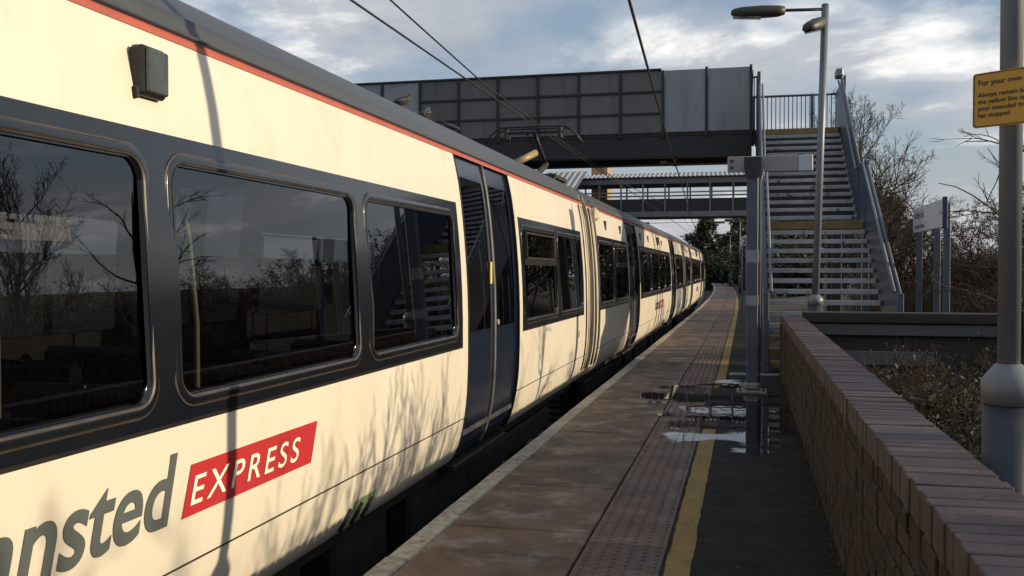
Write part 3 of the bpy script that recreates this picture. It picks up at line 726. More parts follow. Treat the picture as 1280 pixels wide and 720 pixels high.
# railed end of the landing beside the stairs
LX1 = 2.12
part('landing_deck', MB().box(.2, LX1, BY0 - .05, BY1, DECK - .12, DECK - .002), 'darksteel', fb)
part('landing_edge', MB().cbox(.33, 1.98, BY0 - .075, BY0 - .051, DECK - .13, DECK + .0, .004), 'treadyellow', fb)
rb = MB()
rb.tube([(.13, BY1, DECK + 1.1), (LX1, BY1, DECK + 1.1)], .028, 8).tube([(.13, BY1, DECK + .1), (LX1, BY1, DECK + .1)], .02, 8)
part('guard_rail', rb, 'steelblue', fb)
bar = MB().tube([(0, 0, .1), (0, 0, 1.1)], .011, 6).mesh('baluster', 'steelblue')
for i in range(20):
    link('baluster', bar, fb, (.2 + i * .1 + 5, BY1 - 23.4, DECK + 1))
for x in (.16, 1.55, LX1): part('rail_post', MB().cbox(x - .03, x + .03, BY1 - .03, BY1 + .03, DECK - .1, DECK + 1.13, .005), 'steelblue', fb)
rb = MB().tube([(.13, BY0 + .05, DECK + 1.35), (.13, BY1, DECK + 1.1)], .025, 8)
part('guard_rail', rb, 'steelblue', fb)
for i in range(3):
    part('baluster', MB().tube([(.17 + .055 * i, BY0, DECK - .3), (.17 + .055 * i, BY0, DECK + 1.2)], .012, 6), 'steelblue', fb)
part('newel', MB().cbox(.235, .315, BY0 - .12, BY0 - .04, DECK - .9, DECK + 1.3, .008), 'steelblue', fb)
part('short_rail', MB().tube([(.12, BY0 - .02, DECK + 1.19), (.29, BY0 - .08, DECK + 1.19)], .022, 8), 'steelblue', fb)
part('cctv_box', MB().cbox(1.92, 2.08, BY0 - .1, BY0 + .35, DECK + 1.12, DECK + 1.3, .03), 'signgrey', fb)
part('side_panel', MB().cbox(LX1 - .02, LX1 + .02, BY0, BY1, DECK - .1, DECK + 1.15, .005), 'steelblue', fb)
for x, yv in ((.32, 23.5), (2.0, 22.9), (2.0, 24.3), (-9.6, 22.9), (-9.6, 24.1), (-15, 22.9), (-15, 24.1)):
    part('column', MB().cbox(x - .1, x + .1, yv - .1, yv + .1, -1.1, SOF + .3, .01), 'darksteel', fb)

# ------------------------------------------------------------------ staircase
st = thing('staircase', 'open steel staircase with blue side panels climbing to the footbridge', 'staircase', (1.15, 14, 0))
SX0, SX1, RISE = .32, 2.0, .165
lowY = lambda i: 13.95 + .29 * (i - 1)
upY = lambda i: 18.80 + .28 * (i - 15)
tread = MB().cbox(-.83, .83, 0, .30, -.075, 0, .008).mesh('tread', 'tread')
treadb = MB().cbox(-.83, .83, 0, .30, -.075, 0, .008).mesh('tread', 'treadyellow')
for i in range(1, 28):
    if i == 14: continue
    Y = lowY(i) if i < 14 else upY(i)
    link('tread', treadb if i <= 3 else tread, st, (0.01, Y - 14, RISE * i))
    if i > 14: part('riser', MB().box(SX0 + .02, SX1 - .02, Y + .27, Y + .285, RISE * i + .001, RISE * (i + 1) - .075), 'darksteel', st)
zl = RISE * 14
ld = part('landing', MB().cbox(SX0 + .01, SX1 - .01, lowY(14) + .03, upY(15) + .05, zl - .10, zl, .01), 'tread', st)
part('landing_nosing', MB().cbox(SX0 + .01, SX1 - .01, lowY(14) - .01, lowY(14) + .028, zl - .13, zl + .006, .006), 'treadyellow', ld)
def flight_panel(x, ya, za, yb, zb, lo, hi):
    mb = MB().prism([(ya, za - lo), (yb, zb - lo), (yb, zb + hi), (ya, za + hi)], 'x', x - .025, x + .025); return mb
for x in (SX0 - .04, SX1 + .04):
    sg = -1 if x < 1 else 1
    ya, yb = lowY(1) - .02, lowY(14) + .0
    part('side_panel', flight_panel(x, ya, .13, yb, zl, .26, .98), 'steelblue', st)
    part('side_panel', flight_panel(x + sg * .003, yb + .002, zl, upY(15) - .05, zl, .26, 1.02), 'steelblue', st)
    part('side_panel', flight_panel(x, upY(15) - .048, zl, BY0 - .05, DECK, .26, 1.05), 'steelblue', st)
    part('handrail', MB().tube([(x - sg * .07, ya, .13 + 1.02), (x - sg * .07, yb, zl + 1.02), (x - sg * .07, upY(15), zl + 1.02), (x - sg * .07, BY0 - .06, DECK + 1.02)], .022, 8), 'galv', st)
    part('top_edge', MB().tube([(x, ya, .13 + .99), (x, yb, zl + .99)], .03, 8), 'steelblue', st)
    part('top_edge', MB().tube([(x, upY(15), zl + 1.06), (x, BY0 - .06, DECK + 1.06)], .03, 8), 'steelblue', st)
    for yv, h in ((ya - .03, 1.14), (yb, zl + 1.05), (upY(15) - .05, zl + 1.1)):
        part('newel', MB().cbox(x - .04, x + .04, yv - .04, yv + .04, -.12, h, .006), 'steelblue', st)

# ------------------------------------------------------------------ far covered lattice bridge
FY0, FY1 = 44.0, 46.2
lb = thing('covered_footbridge', 'distant covered lattice footbridge with corrugated roof beyond the panelled bridge', 'footbridge', (-3, 45, -1))
for yb in (FY0, FY1):
    part('lower_girder', MB().cbox(-10, 4, yb - .08, yb + .08, 3.88, 4.12, .01), 'latt', lb)
    part('infill', MB().box(-10, 4, yb + .02, yb + .05, 4.121, 4.66), 'darksteel', lb)
    part('hand_rail', MB().cbox(-10, 4, yb - .03, yb + .03, 4.80, 4.86, .005), 'latt', lb)
    part('hand_rail', MB().cbox(-10, 4, yb - .03, yb + .03, 4.96, 5.02, .005), 'latt', lb)
    part('eaves_beam', MB().cbox(-10, 4, yb - .06, yb + .06, 5.38, 5.62, .01), 'latt', lb)
    for i in range(14):
        part('upright', MB().cbox(-9.6 + i, -9.53 + i, yb - .05, yb + .018, 4.1, 5.4, .005), 'latt', lb)
part('deck', MB().box(-10, 4, FY0 + .1, FY1 - .1, 3.95, 4.08), 'darksteel', lb)
def corrug(P, U, V, nu, amp):
    P, U, V = Vector(P), Vector(U), Vector(V); nrm = U.cross(V).normalized(); vs = []
    for i in range(nu + 1):
        for j in (0, 1): vs.append(P + U * (i / nu) + V * j + nrm * (amp if i % 2 else -amp))
    return MB().add(vs, [(2 * i, 2 * i + 1, 2 * i + 3, 2 * i + 2) for i in range(nu)])
part('roof', corrug((-10.1, FY0 - .25, 5.68), (14.2, 0, 0), (0, 1.35, .28), 140, .025), 'corrug', lb)
part('roof', corrug((-10.1, FY1 + .25, 5.68), (14.2, 0, 0), (0, -1.33, .28), 140, .025), 'corrug', lb)
part('stair_roof', corrug((-8.9, 43.55, 6.0), (1.9, 0, 0), (-.55, -4.2, -2.3), 14, .035), 'corrug', lb)
part('stair_tower', MB().cbox(-7.35, -6.55, 46.6, 48, -1.1, 6.5, .02), 'paleyellow', lb)
for x, yv in ((3.6, 44.2), (3.6, 46), (-9.2, 44.2), (-9.2, 46)):
    part('column', MB().cbox(x - .1, x + .1, yv - .1, yv + .1, -1.1, 3.95, .01), 'latt', lb)

# ------------------------------------------------------------------ blue post with direction sign
bp = thing('steel_post', 'blue steel box post with two pale bands standing by the puddle', 'post', (.075, 11.8, 0))
part('shaft', MB().cbox(.008, .142, 11.735, 11.865, .02, 2.62, .008), 'steelblue', bp)
part('head', MB().prism([(-.0, 2.55), (.15, 2.55), (.175, 2.66), (.175, 2.79), (-.025, 2.79), (-.025, 2.66)], 'y', 11.70, 11.90), 'darksteel', bp)
part('pale_band', MB().cbox(.003, .147, 11.73, 11.87, 1.54, 1.69, .004), 'steelpale', bp)
part('pale_band', MB().cbox(.003, .147, 11.73, 11.87, 1.03, 1.15, .004), 'steelpale', bp)
part('base_plate', MB().cbox(-.10, .25, 11.62, 11.98, -.01, .025, .006), 'concrete', bp)
part('base_collar', MB().cbox(-.02, .17, 11.71, 11.89, .026, .12, .03), 'concrete', bp)
for dx in (-.06, .21):
    for dy in (11.66, 11.94): part('bolt', MB().tube([(dx, dy, .02), (dx, dy, .05)], .014, 6), 'darksteel', bp)
part('cable_pipe', MB().tube([(.165, 11.85, .1), (.165, 11.85, 2.5), (.20, 11.85, 2.65)], .012, 6), 'galv', bp)
ds = thing('direction_sign', 'pale hanging direction sign fixed across the top of the blue post', 'sign', (.27, 11.97, 2.6))
part('board', MB().cbox(-.22, .60, 11.93, 11.965, 2.635, 2.825, .006), 'signgrey', ds)
part('end_panel', MB().cbox(.605, .77, 11.93, 11.965, 2.635, 2.825, .006), 'signpale', ds)
part('bracket', MB().box(.03, .12, 11.89, 11.94, 2.68, 2.74), 'darksteel', ds)
for z in (2.77, 2.69): part('pictogram', MB().box(-.19, -.15, 11.926, 11.9295, z - .018, z + .018), 'signtext', ds)

# ------------------------------------------------------------------ lamp columns
def lamp_column(label, x, y, hgt, d0=.17, d1=.075, ztop=1.09, lean=0.0, heads=(), sc=1.0):
    t = thing('lamp_column', label, 'lamp post', (x, y, -.08), 'lamp columns')
    part('base_compartment', MB().lathe([(d0 / 2, -.12), (d0 / 2, ztop - .11)], x, y, 24), 'drum', t)
    part('collar', MB().lathe([(d0 / 2 + .004, ztop - .112), (d0 / 2 + .004, ztop - .03), (d0 / 2 - .012, ztop - .008), (d1 / 2 + .01, ztop + .025), (d1 / 2 + .001, ztop + .03)], x, y, 24), 'galv', t)
    part('shaft', MB().tube([(x, y, ztop), (x + lean * .5, y, (ztop + hgt) / 2), (x + lean, y, hgt)], d1 / 2, 18), 'galv', t)
    part('cap', MB().tube([(x + lean, y, hgt), (x + lean, y, hgt + .02)], [d1 / 2 + .004, d1 / 2 - .008], 14), 'galv', t)
    part('access_door', MB().cbox(x - .045, x + .045, y + d0 / 2 - .01, y + d0 / 2 + .004, .25, .75, .004), 'galv', t)
    for (hx, hy, az, arm, tilt, ln) in heads:
        dr = Vector((math.cos(R(az)), math.sin(R(az)), tilt)).normalized(); p0 = Vector((x + lean, y, hgt + hx)); e = p0 + dr * arm
        br = part('bracket_arm', MB().tube([p0, e], .022, 8), 'lampbody', t)
        sdv = Vector((-dr.y, dr.x, 0)).normalized(); up = dr.cross(sdv) * -1
        if up.z < 0: up = -up
        mb = MB(); secs = [(0, .06, .05, .05), (.12, .08, .065, .075), (.45, .10, .07, .085), (.8, .10, .055, .08), (.95, .08, .035, .065), (1.0, .045, .01, .03)]
        vs = []
        for f, w, u, dn in secs:
            c = e + dr * (ln * f - .03)
            for a, b in ((-w, -dn * .55), (-w * .8, u * .6), (-w * .35, u), (w * .35, u), (w * .8, u * .6), (w, -dn * .55), (w * .6, -dn), (-w * .6, -dn)):
                vs.append(c + sdv * a + up * b)
        n = 8; mb.add(vs, [(k * n + i, k * n + (i + 1) % n, (k + 1) * n + (i + 1) % n, (k + 1) * n + i) for k in range(len(secs) - 1) for i in range(n)] + [tuple(range(n)), tuple(range((len(secs) - 1) * n, len(secs) * n))], True)
        h = part('lantern', mb, 'lampbody', t)
        b0 = e + dr * (ln * .40) - up * .075; b1 = e + dr * (ln * .92) - up * .06
        vs = [b0 - sdv * .06, b0 + sdv * .06, b1 + sdv * .045, b1 - sdv * .045]; vs2 = [v - up * .03 for v in vs]
        part('diffuser', MB().add(vs + vs2, [(0, 1, 2, 3), (4, 7, 6, 5), (0, 4, 5, 1), (1, 5, 6, 2), (2, 6, 7, 3), (3, 7, 4, 0)]), 'lampglass', h)
    return t
lamp_column('grey lamp column carrying the yellow notice, just behind the brick wall', .908, 3.72, 5.05, heads=((-.05, 0, 180, .35, .1, .6),))
lamp_column('grey lamp column with two lanterns standing before the staircase', .93, 13.75, 5.05, d1=.098, d0=.2, lean=.105, heads=((-.05, 0, 183, .56, .02, .72), (-.20, 0, 240, .1, -.35, .5)))
lamp_column('slim distant lamp column on the open platform beyond the bridges', -.35, 62, 4.6, heads=((-.05, 0, 180, .4, .1, .6),))
lamp_column('slim lamp column at the far dark end of the platform', -.35 + bend(88), 88, 4.6, heads=((-.05, 0, 180, .4, .1, .6),))

# yellow notice on the near lamp column
ny_ = thing('yellow_notice', 'yellow warning notice with dark lettering strapped to the lamp column', 'notice', (.908, 3.72, 2.07))
dirv = Vector((.81, -.59, 0)); nv = Vector((-.59, -.81, 0)); C = Vector((.908, 3.72, 0)) + nv * .045
nw, nz0, nz1 = .112, 1.958, 2.152
mb = MB(); pts = rrect(-nw, nw, nz0, nz1, .012, 4); n = len(pts)
vs = [C + dirv * u + Vector((0, 0, z)) for u, z in pts] + [C + nv * .004 + dirv * u + Vector((0, 0, z)) for u, z in pts]
mb.add(vs, [tuple(range(n)), tuple(range(n, 2 * n))] + [(i, (i + 1) % n, n + (i + 1) % n, n + i) for i in range(n)])
part('plate', mb, 'signyellow', ny_)
e0 = rrect(-nw + .003, nw - .003, nz0 + .003, nz1 - .003, .01, 4); e1 = rrect(-nw + .006, nw - .006, nz0 + .006, nz1 - .006, .008, 4)
part('border', MB().add([C + nv * .0052 + dirv * u + Vector((0, 0, z)) for u, z in e0 + e1], [(i, (i + 1) % n, n + (i + 1) % n, n + i) for i in range(n)]), 'signtext', ny_)
for s, z, h in (('For your own safety', 2.108, .019), ('Always remain behind', 2.066, .0165), ('the yellow line until', 2.042, .0165), ('your intended train', 2.018, .0165), ('has stopped', 1.994, .0165)):
    v, f = text_mesh(s, 1.0, 0, .018)
    k = h / .72
    part('lettering', MB().add([C + nv * .0056 + dirv * (-nw + .018 + a * k) + Vector((0, 0, z + b * k)) for a, b in v], f), 'signtext', ny_, False)
part('strap', MB().tube([(.908, 3.72, 2.06), (.908, 3.72, 2.075)], .041, 14), 'galv', ny_)

# ------------------------------------------------------------------ running-in boards
def board_sign(label, x, y0, y1, z0, z1, face, zb, posts, lines):
    t = thing('station_sign', label, 'sign', (x, (y0 + y1) / 2, zb))
    part('board', MB().cbox(x - .018, x + .018, y0, y1, z0, z1, .006), 'signwhite', t)
    part('end_cap', MB().cbox(x - .03, x + .03, y0 - .06, y0 - .001, z0 - .03, z1 + .02, .006), 'signblue', t)
    for yp in posts: part('leg', MB().cbox(x + .02 * -face, x + .10 * -face, yp - .05, yp + .05, zb - .1, z1 - .05, .006) if face < 0 else MB().cbox(x - .10, x - .02, yp - .05, yp + .05, zb - .1, z1 - .05, .006), 'steelblue', t)
    for s, a, b, zt, h in lines:
        v, f = text_mesh(s, 1.0, 0, .02); w = v[:, 0].max() - v[:, 0].min(); k = h / .72
        def P(u, q):
            yv = a - u * k if face < 0 else a + u * k
            return (x + face * .0195, yv, zt + q * k)
        part('lettering', MB().add([P(u - v[:, 0].min(), q) for u, q in v], f), 'signblue', t, False)
    return t
board_sign('white station name board on blue posts in front of the brown shrubs', 2.70, 14.5, 17.0, 2.06, 2.46, -1, -.1, (14.65, 15.35, 16.85), [('Audley End', 16.85, 0, 2.28, .13), ('for Audley End House', 16.85, 0, 2.12, .07)])
board_sign('white station name board on the far platform seen through the coach windows', -9.5, 9.0, 12.0, 1.86, 2.42, 1, 0, (9.4, 11.6), [('Audley End', 9.6, 0, 2.1, .26), ('for Audley End House', 9.6, 0, 1.93, .10)])
ns = thing('platform_number_sign', 'small square platform number sign on two thin legs', 'sign', (-.04, 34, 0))
part('plate', MB().cbox(-.20, .11, 33.98, 34.0, 2.30, 2.61, .006), 'signwhite', ns)
v, f = text_mesh('2', 1.0, 0, .02); k = .22 / .72
part('lettering', MB().add([(-.12 + a * k, 33.978, 2.35 + b * k) for a, b in v], f), 'signtext', ns, False)
for x in (-.12, .02): part('leg', MB().tube([(x, 34.02, -.01), (x, 34.02, 2.5)], .02, 8), 'galv', ns)
cb = thing('equipment_cabinet', 'dark cabinet standing on the far platform below the number sign', 'cabinet', (-.1, 66, 0))
cx_ = .12
part('body', MB().cbox(cx_ - .42, cx_ + .42, 66, 66.6, 0, 1.55, .05), 'cabinet', cb)
part('plinth', MB().cbox(cx_ - .46, cx_ + .46, 65.95, 66.65, -.01, .08, .01), 'concrete', cb)
for s in (-1, 1): part('door', MB().cbox(cx_ + s * .205 - .19, cx_ + s * .205 + .19, 65.975, 65.999, .15, 1.42, .01), 'cabinet', cb)

# overhead-line registration gear
rg = thing('registration_gear', 'insulated overhead line fitting hung below the footbridge girder', 'line fitting', (-1.6, 22.7, 4.08))
part('drop_bracket', MB().box(-1.64, -1.56, 22.5, 22.58, 3.86, 4.10), 'darksteel', rg)
part('cross_arm', MB().tube([(-1.95, 22.5, 3.93), (-1.42, 22.5, 3.90)], .03, 8), 'darksteel', rg)
part('insulator', MB().tube([(-1.95 + .04 * i, 22.5, 3.93) for i in range(6)], [.05, .075, .05, .075, .05, .04], 10), 'ceramic', rg)
rg2 = thing('registration_gear', 'thin overhead cross span with two insulators beyond the covered bridge', 'line fitting', (-3.4, 58, 4.2))
part('span_wire', MB().tube([(-9, 58, 4.25), (1.5, 58, 4.35)], .02, 6), 'wire', rg2)
for x in (-6.2, -1.8): part('insulator', MB().tube([(x + .1 * i, 58, 4.285) for i in range(7)], [.04, .08, .05, .08, .05, .08, .04], 10), 'ceramic', rg2)
for x, nm in ((-9, 0), (1.5, 1)): part('mast', MB().cbox(x - .1, x + .1, 57.9, 58.1, -1.05, 6.4, .01), 'latt', rg2)

# pigeons on the train roof
def pigeon(label, x, y, z, az, s=1.0):
    t = thing('pigeon', label, 'bird', (x, y, z), 'pigeons on the train roof'); t.rotation_euler = (0, 0, R(az)); t.scale = (s, s, s)
    mb = MB().tube([(-.17, 0, .075), (-.10, 0, .085), (-.03, 0, .105), (.05, 0, .125), (.10, 0, .165), (.125, 0, .20), (.145, 0, .205), (.165, 0, .198)], [.018, .03, .055, .06, .036, .028, .022, .006], 10)
    link('body', mb.mesh('body', 'pigeon'), t)
    for q in (-1, 1):
        link('leg', MB().tube([(.01, .02 * q, -.005), (.015, .02 * q, .07)], .006, 5).mesh('leg', 'red'), t)
        link('wing', MB().tube([(.06, .05 * q, .135), (-.03, .055 * q, .115), (-.14, .03 * q, .085)], [.015, .03, .006], 6).mesh('wing', 'pigeon'), t)
rz = lambda x: float(np.interp(-x, [-v for v in RX][::1], RZ))
for lab, x, y, az, s in (('pigeon perched tail-up on the coach roof edge', -2.62, 7.1, 20, .58), ('pigeon standing upright on the coach roof', -2.62, 7.7, 95, .62), ('pigeon crouched low on the coach roof', -2.62, 8.4, 180, .5)):
    pigeon(lab, x, y, rz(x) - .003, az, s)

# ------------------------------------------------------------------ vegetation
def poly_tubes(polys):
    """list of (points, radii, sides) -> vertices, faces (numpy, no caps)"""
    mb = MB()
    for pts, rad, n in polys: mb.tube(pts, rad, n, caps=False)
    return mb
def grow(seed, H, lv=4, spread=.9, trunk=.12, up=.25, kids=(9, 7, 6, 5), wob=.12, fork=.25, base_dirs=((0, 0, 1),), droop=0.0, ratio=(.62, .5, .45, .42), sides=(8, 5, 4, 3, 3)):
    r = random.Random(seed); big = []; fine = []
    def br(p, d, ln, rad, level):
        ns = 7 if level == 0 else (5 if level < 3 else 3)
        pts = [p.copy()]; rads = [rad]; d = d.copy()
        for i in range(ns):
            w = wob * (1 + .5 * level)
            d = (d + Vector((r.gauss(0, w), r.gauss(0, w), r.gauss(0, w) + (up if level else .05) * .25 - droop * level * .06 * i))).normalized()
            p = p + d * (ln / ns); pts.append(p.copy()); rads.append(rad * (1 - .82 * (i + 1) / ns) + .0022)
        (big if level < 2 else fine).append((pts, rads, sides[level]))
        if level >= lv: return
        for k in range(kids[level]):
            f = fork + (1 - fork) * (k + r.random()) / kids[level]
            f = min(f, .98); idx = f * ns; i = int(idx); q = pts[i].lerp(pts[min(i + 1, ns)], idx - i)
            dd = (pts[min(i + 1, ns)] - pts[i]).normalized()
            a = dd.orthogonal().normalized(); a.rotate(Matrix.Rotation(r.uniform(0, 6.283), 3, dd))
            nd = (dd * r.uniform(.45, .9) + a * spread * r.uniform(.6, 1.1)).normalized()
            br(q, nd, ln * ratio[level] * r.uniform(.6, 1.1) * (1.1 - .5 * f), max(.002, rads[i] * .55), level + 1)
    for bd in base_dirs: br(Vector((r.uniform(-.1, .1) if len(base_dirs) > 1 else 0, r.uniform(-.1, .1) if len(base_dirs) > 1 else 0, -.15)), Vector(bd).normalized(), H * r.uniform(.8, 1.0), trunk, 0)
    return big, fine
def leaves(seed, fine, count, size, jitter=.05, pick=None):
    r = random.Random(seed); mb = MB(); ends = [p for pts, _, _ in fine for p in pts[1:]]
    if not ends: return mb
    for _ in range(count):
        c = r.choice(ends) + Vector((r.gauss(0, jitter), r.gauss(0, jitter), r.gauss(0, jitter)))
        a = Vector((r.gauss(0, 1), r.gauss(0, 1), r.gauss(0, .6))).normalized(); b = a.orthogonal().normalized(); b.rotate(Matrix.Rotation(r.uniform(0, 6.28), 3, a))
        s = size * r.uniform(.5, 1.25)
        mb.add([c - a * s, c + b * s * .55, c + a * s, c - b * s * .55 + Vector((0, 0, s * .15))], [(0, 1, 2, 3)])
    return mb
def make_plant(name, big, fine, mb_leaf, m1, m2, ml):
    res = [('trunk', poly_tubes(big).mesh('trunk', m1, fixn=False)), ('crown', poly_tubes(fine).mesh('crown', m2, fixn=False))]
    if mb_leaf is not None and mb_leaf.v: res.append(('foliage', mb_leaf.mesh('foliage', ml, fixn=False)))
    return res
def plant(name, label, cat, meshes, loc, rot=0, sc=1.0, group=None):
    t = thing(name, label, cat, loc, group); t.rotation_euler = (0, 0, R(rot)); t.scale = (sc, sc, sc) if not isinstance(sc, tuple) else sc
    for nm, me in meshes:
        o = link(nm, me, t)
        if nm in ('twigs', 'foliage', 'crown'): o['kind'] = 'stuff'
    return t
def gz(x, y): return ground_z(x, y)
# bare trees
TA = make_plant('a', *grow(21, 5.2, 4, .95, .10, .35, (14, 9, 8, 5)), None, 'bark', 'twig', None)
TB = make_plant('b', *grow(22, 5.6, 4, .75, .11, .7, (18, 11, 8, 5), wob=.09), None, 'bark', 'twig', None)
TC = make_plant('c', *grow(23, 4.6, 4, 1.0, .08, .15, (11, 7, 6, 4), wob=.16, base_dirs=((.25, .1, 1), (-.3, .2, 1), (.05, -.3, 1))), None, 'bark', 'twig', None)
bg1, fn1 = grow(24, 7.5, 4, .8, .16, .5, (14, 8, 7, 4)); TD = make_plant('d', bg1, fn1, leaves(1, fn1, 11000, .2, .22), 'bark', 'twig', 'leafdark')
bg1, fn1 = grow(25, 6.5, 4, .9, .14, .4, (14, 8, 7, 4)); TE = make_plant('e', bg1, fn1, leaves(2, fn1, 3500, .14, .15), 'bark', 'twig', 'leafdark')
plant('bare_tree', 'bare twiggy tree rising right behind the staircase side panel', 'tree', TB, (3.45, 28.5, gz(3.45, 28.5)), 40, .95, 'bare trees beside the stairs')
plant('bare_tree', 'bushy bare tree beyond the staircase, lower than its neighbour', 'tree', TA, (4.7, 31, gz(4.7, 31)), 130, .78, 'bare trees beside the stairs')
plant('bare_tree', 'bare tree behind the station name board', 'tree', TC, (6.6, 25, gz(6.6, 25)), 10, .52, 'bare trees beside the stairs')
plant('bare_tree', 'many-stemmed bare tree farther along the bank behind the stairs', 'tree', TC, (4.2, 34, gz(4.2, 34)), 200, 1.15, 'bare trees beside the stairs')
plant('bare_tree', 'bare tree on the bank right of the station name board', 'tree', TA, (8.2, 29, gz(8.2, 29)), 250, .58, 'bare trees beside the stairs')
plant('bare_tree', 'low bare tree above the brambles far right of the name board', 'tree', TC, (9.5, 27, gz(9.5, 27)), 90, .58, 'bare trees beside the stairs')
# tree with drooping branches at the right edge
rd = random.Random(61); bgd = []; fnd = []
bgd.append(([Vector((0, 0, -.15)), Vector((.02, 0, .7)), Vector((-.02, .03, 1.5)), Vector((.03, .02, 2.3)), Vector((.0, .05, 3.0))], [.05, .042, .034, .022, .008], 7))
def whip(p, d, ln, rad, lev):
    pts = [p.copy()]; rads = [rad]; ns = 8 if lev == 0 else 5
    for q in range(ns):
        d = (d + Vector((rd.gauss(0, .10), rd.gauss(0, .14), rd.gauss(0, .12) - (.05 if q > 2 else -.03)))).normalized()
        p = p + d * ln / ns; pts.append(p.copy()); rads.append(rad * (1 - .8 * (q + 1) / ns) + .001)
    (bgd if lev == 0 else fnd).append((pts, rads, 5 if lev == 0 else 3))
    if lev < 2:
        for q in range(6 if lev == 0 else 3):
            a = rd.randrange(2, len(pts)); nd = (pts[a] - pts[a - 1]).normalized() + Vector((rd.gauss(0, .4), rd.gauss(0, .5), rd.gauss(0.05, .45)))
            whip(pts[a], nd.normalized(), ln * rd.uniform(.2, .45), rads[a] * .65 + .001, lev + 1)
for z_, dx, dy, dz, ln in ((1.05, -1, -.1, .25, 1.25), (1.5, -1, .25, .2, 1.1), (1.75, -1, -.25, .35, 1.35), (2.0, -1, .05, .25, 1.0), (2.2, -.8, .5, .5, .9), (2.5, -.9, -.2, .55, .95), (1.3, .8, .4, .4, 1.1), (1.9, .9, -.4, .5, 1.1), (2.4, .6, .6, .7, .8), (1.6, .1, 1, .4, 1.0)):
    whip(Vector((0, 0, z_)), Vector((dx, dy, dz)).normalized(), ln, .014, 0)
TF = make_plant('f', bgd, fnd, None, 'bark', 'twig', None)
plant('bare_tree', 'bare tree with drooping branches hanging beside the yellow notice', 'tree', TF, (2.9, 10.0, gz(2.9, 10.0)), -14, 1.0)
bg1, fn1 = grow(26, 3.2, 4, .95, .05, .3, (11, 8, 7, 4), wob=.16, base_dirs=((.4, .1, 1), (-.4, .2, 1), (.05, -.4, 1), (.1, .45, 1)), fork=.12)
TH = make_plant('h', bg1, fn1, leaves(3, fn1, 5200, .03, .06), 'twigred', 'twigred', 'leafbrown')
for lab, x, y, rt, sc in (('brown thorn thicket just right of the name board posts', 6.2, 22.0, 0, .8), ('brown thorn thicket deeper on the bank past the name board', 6.6, 25.5, 80, .95), ('tall brown thorn thicket behind the name board', 6.0, 28.5, 170, 1.05), ('broad brown thorn thicket seen past the lamp column', 8.2, 24.0, 250, .95), ('rusty thorn thicket behind the drooping tree', 8.8, 21.0, 30, .85), ('brown thorn thicket next to the stair trees', 5.2, 33.0, 120, 1.15), ('brown thorn thicket on the upper bank', 8.0, 31.0, 200, 1.2), ('farthest brown thorn thicket along the bank', 9.8, 36.0, 300, 1.3), ('low brown thorn thicket at the back of the timber barrier', 4.6, 18.6, 140, .55), ('rounded brown thorn thicket between the name board and lamp column', 5.0, 16.4, 220, .6)):
    plant('thorn_thicket', lab, 'bush', TH, (x, y, gz(x, y)), rt, sc, 'brown thorn thickets on the bank')
# trees the coach windows mirror
for lab, ms, x, y, rt, sc in (('bare tree among the brambles opposite the lettered coach', TA, 9.5, 13.5, 33, .78), ('bare tree standing on the bank beside the lamp column', TC, 8.5, 8.2, 75, .7), ('slender bare tree past the drooping tree', TB, 11.5, 18, 150, .75), ('bare tree on the bank behind the wall', TA, 10, 3.0, 300, .8)):
    plant('bare_tree', lab, 'tree', ms, (x, y, gz(x, y)), rt, sc, 'bare trees on the bank')
# far dark trees at the end of the platform
for i, (ms, x, y, rt, sc, lab) in enumerate(((TD, 5.2, 66, 0, .95, 'dark leafy tree beside the far platform end, behind the number sign'), (TD, 4.2, 84, 90, 1.1, 'tall dark leafy tree overhanging the far end of the platform'), (TD, 1.5, 121, 200, 1.25, 'dark leafy tree closing the view past the platform end'), (TD, -3.5, 128, 300, 1.15, 'dark leafy tree beyond the tracks where the line bends'), (TE, -8, 132, 20, 1.0, 'thin dark tree over the distant tracks'), (TE, -13, 138, 80, .95, 'thin dark tree left of the distant tracks'), (TE, -19, 140, 160, .9, 'thin tree far left of the tracks behind the last coach'), (TD, 4.5, 104, 44, 1.2, 'broad dark leafy tree midway to the distant bend'), (TD, 6.5, 52, 140, .62, 'short dark leafy tree behind the staircase foot'), (TE, -26, 142, 15, .9, 'thin tree on the skyline left of the covered bridge'), (TD, 7.5, 94, 10, 1.3, 'tallest dark leafy tree right of the distant platform'), (TE, 9, 58, 220, .8, 'half-bare tree on the bank past the covered bridge'))):
    plant('tree', lab, 'tree', ms, (x, y, gz(x, y) if x > 0.5 else -1.0), rt, sc, 'trees at the far end of the line')
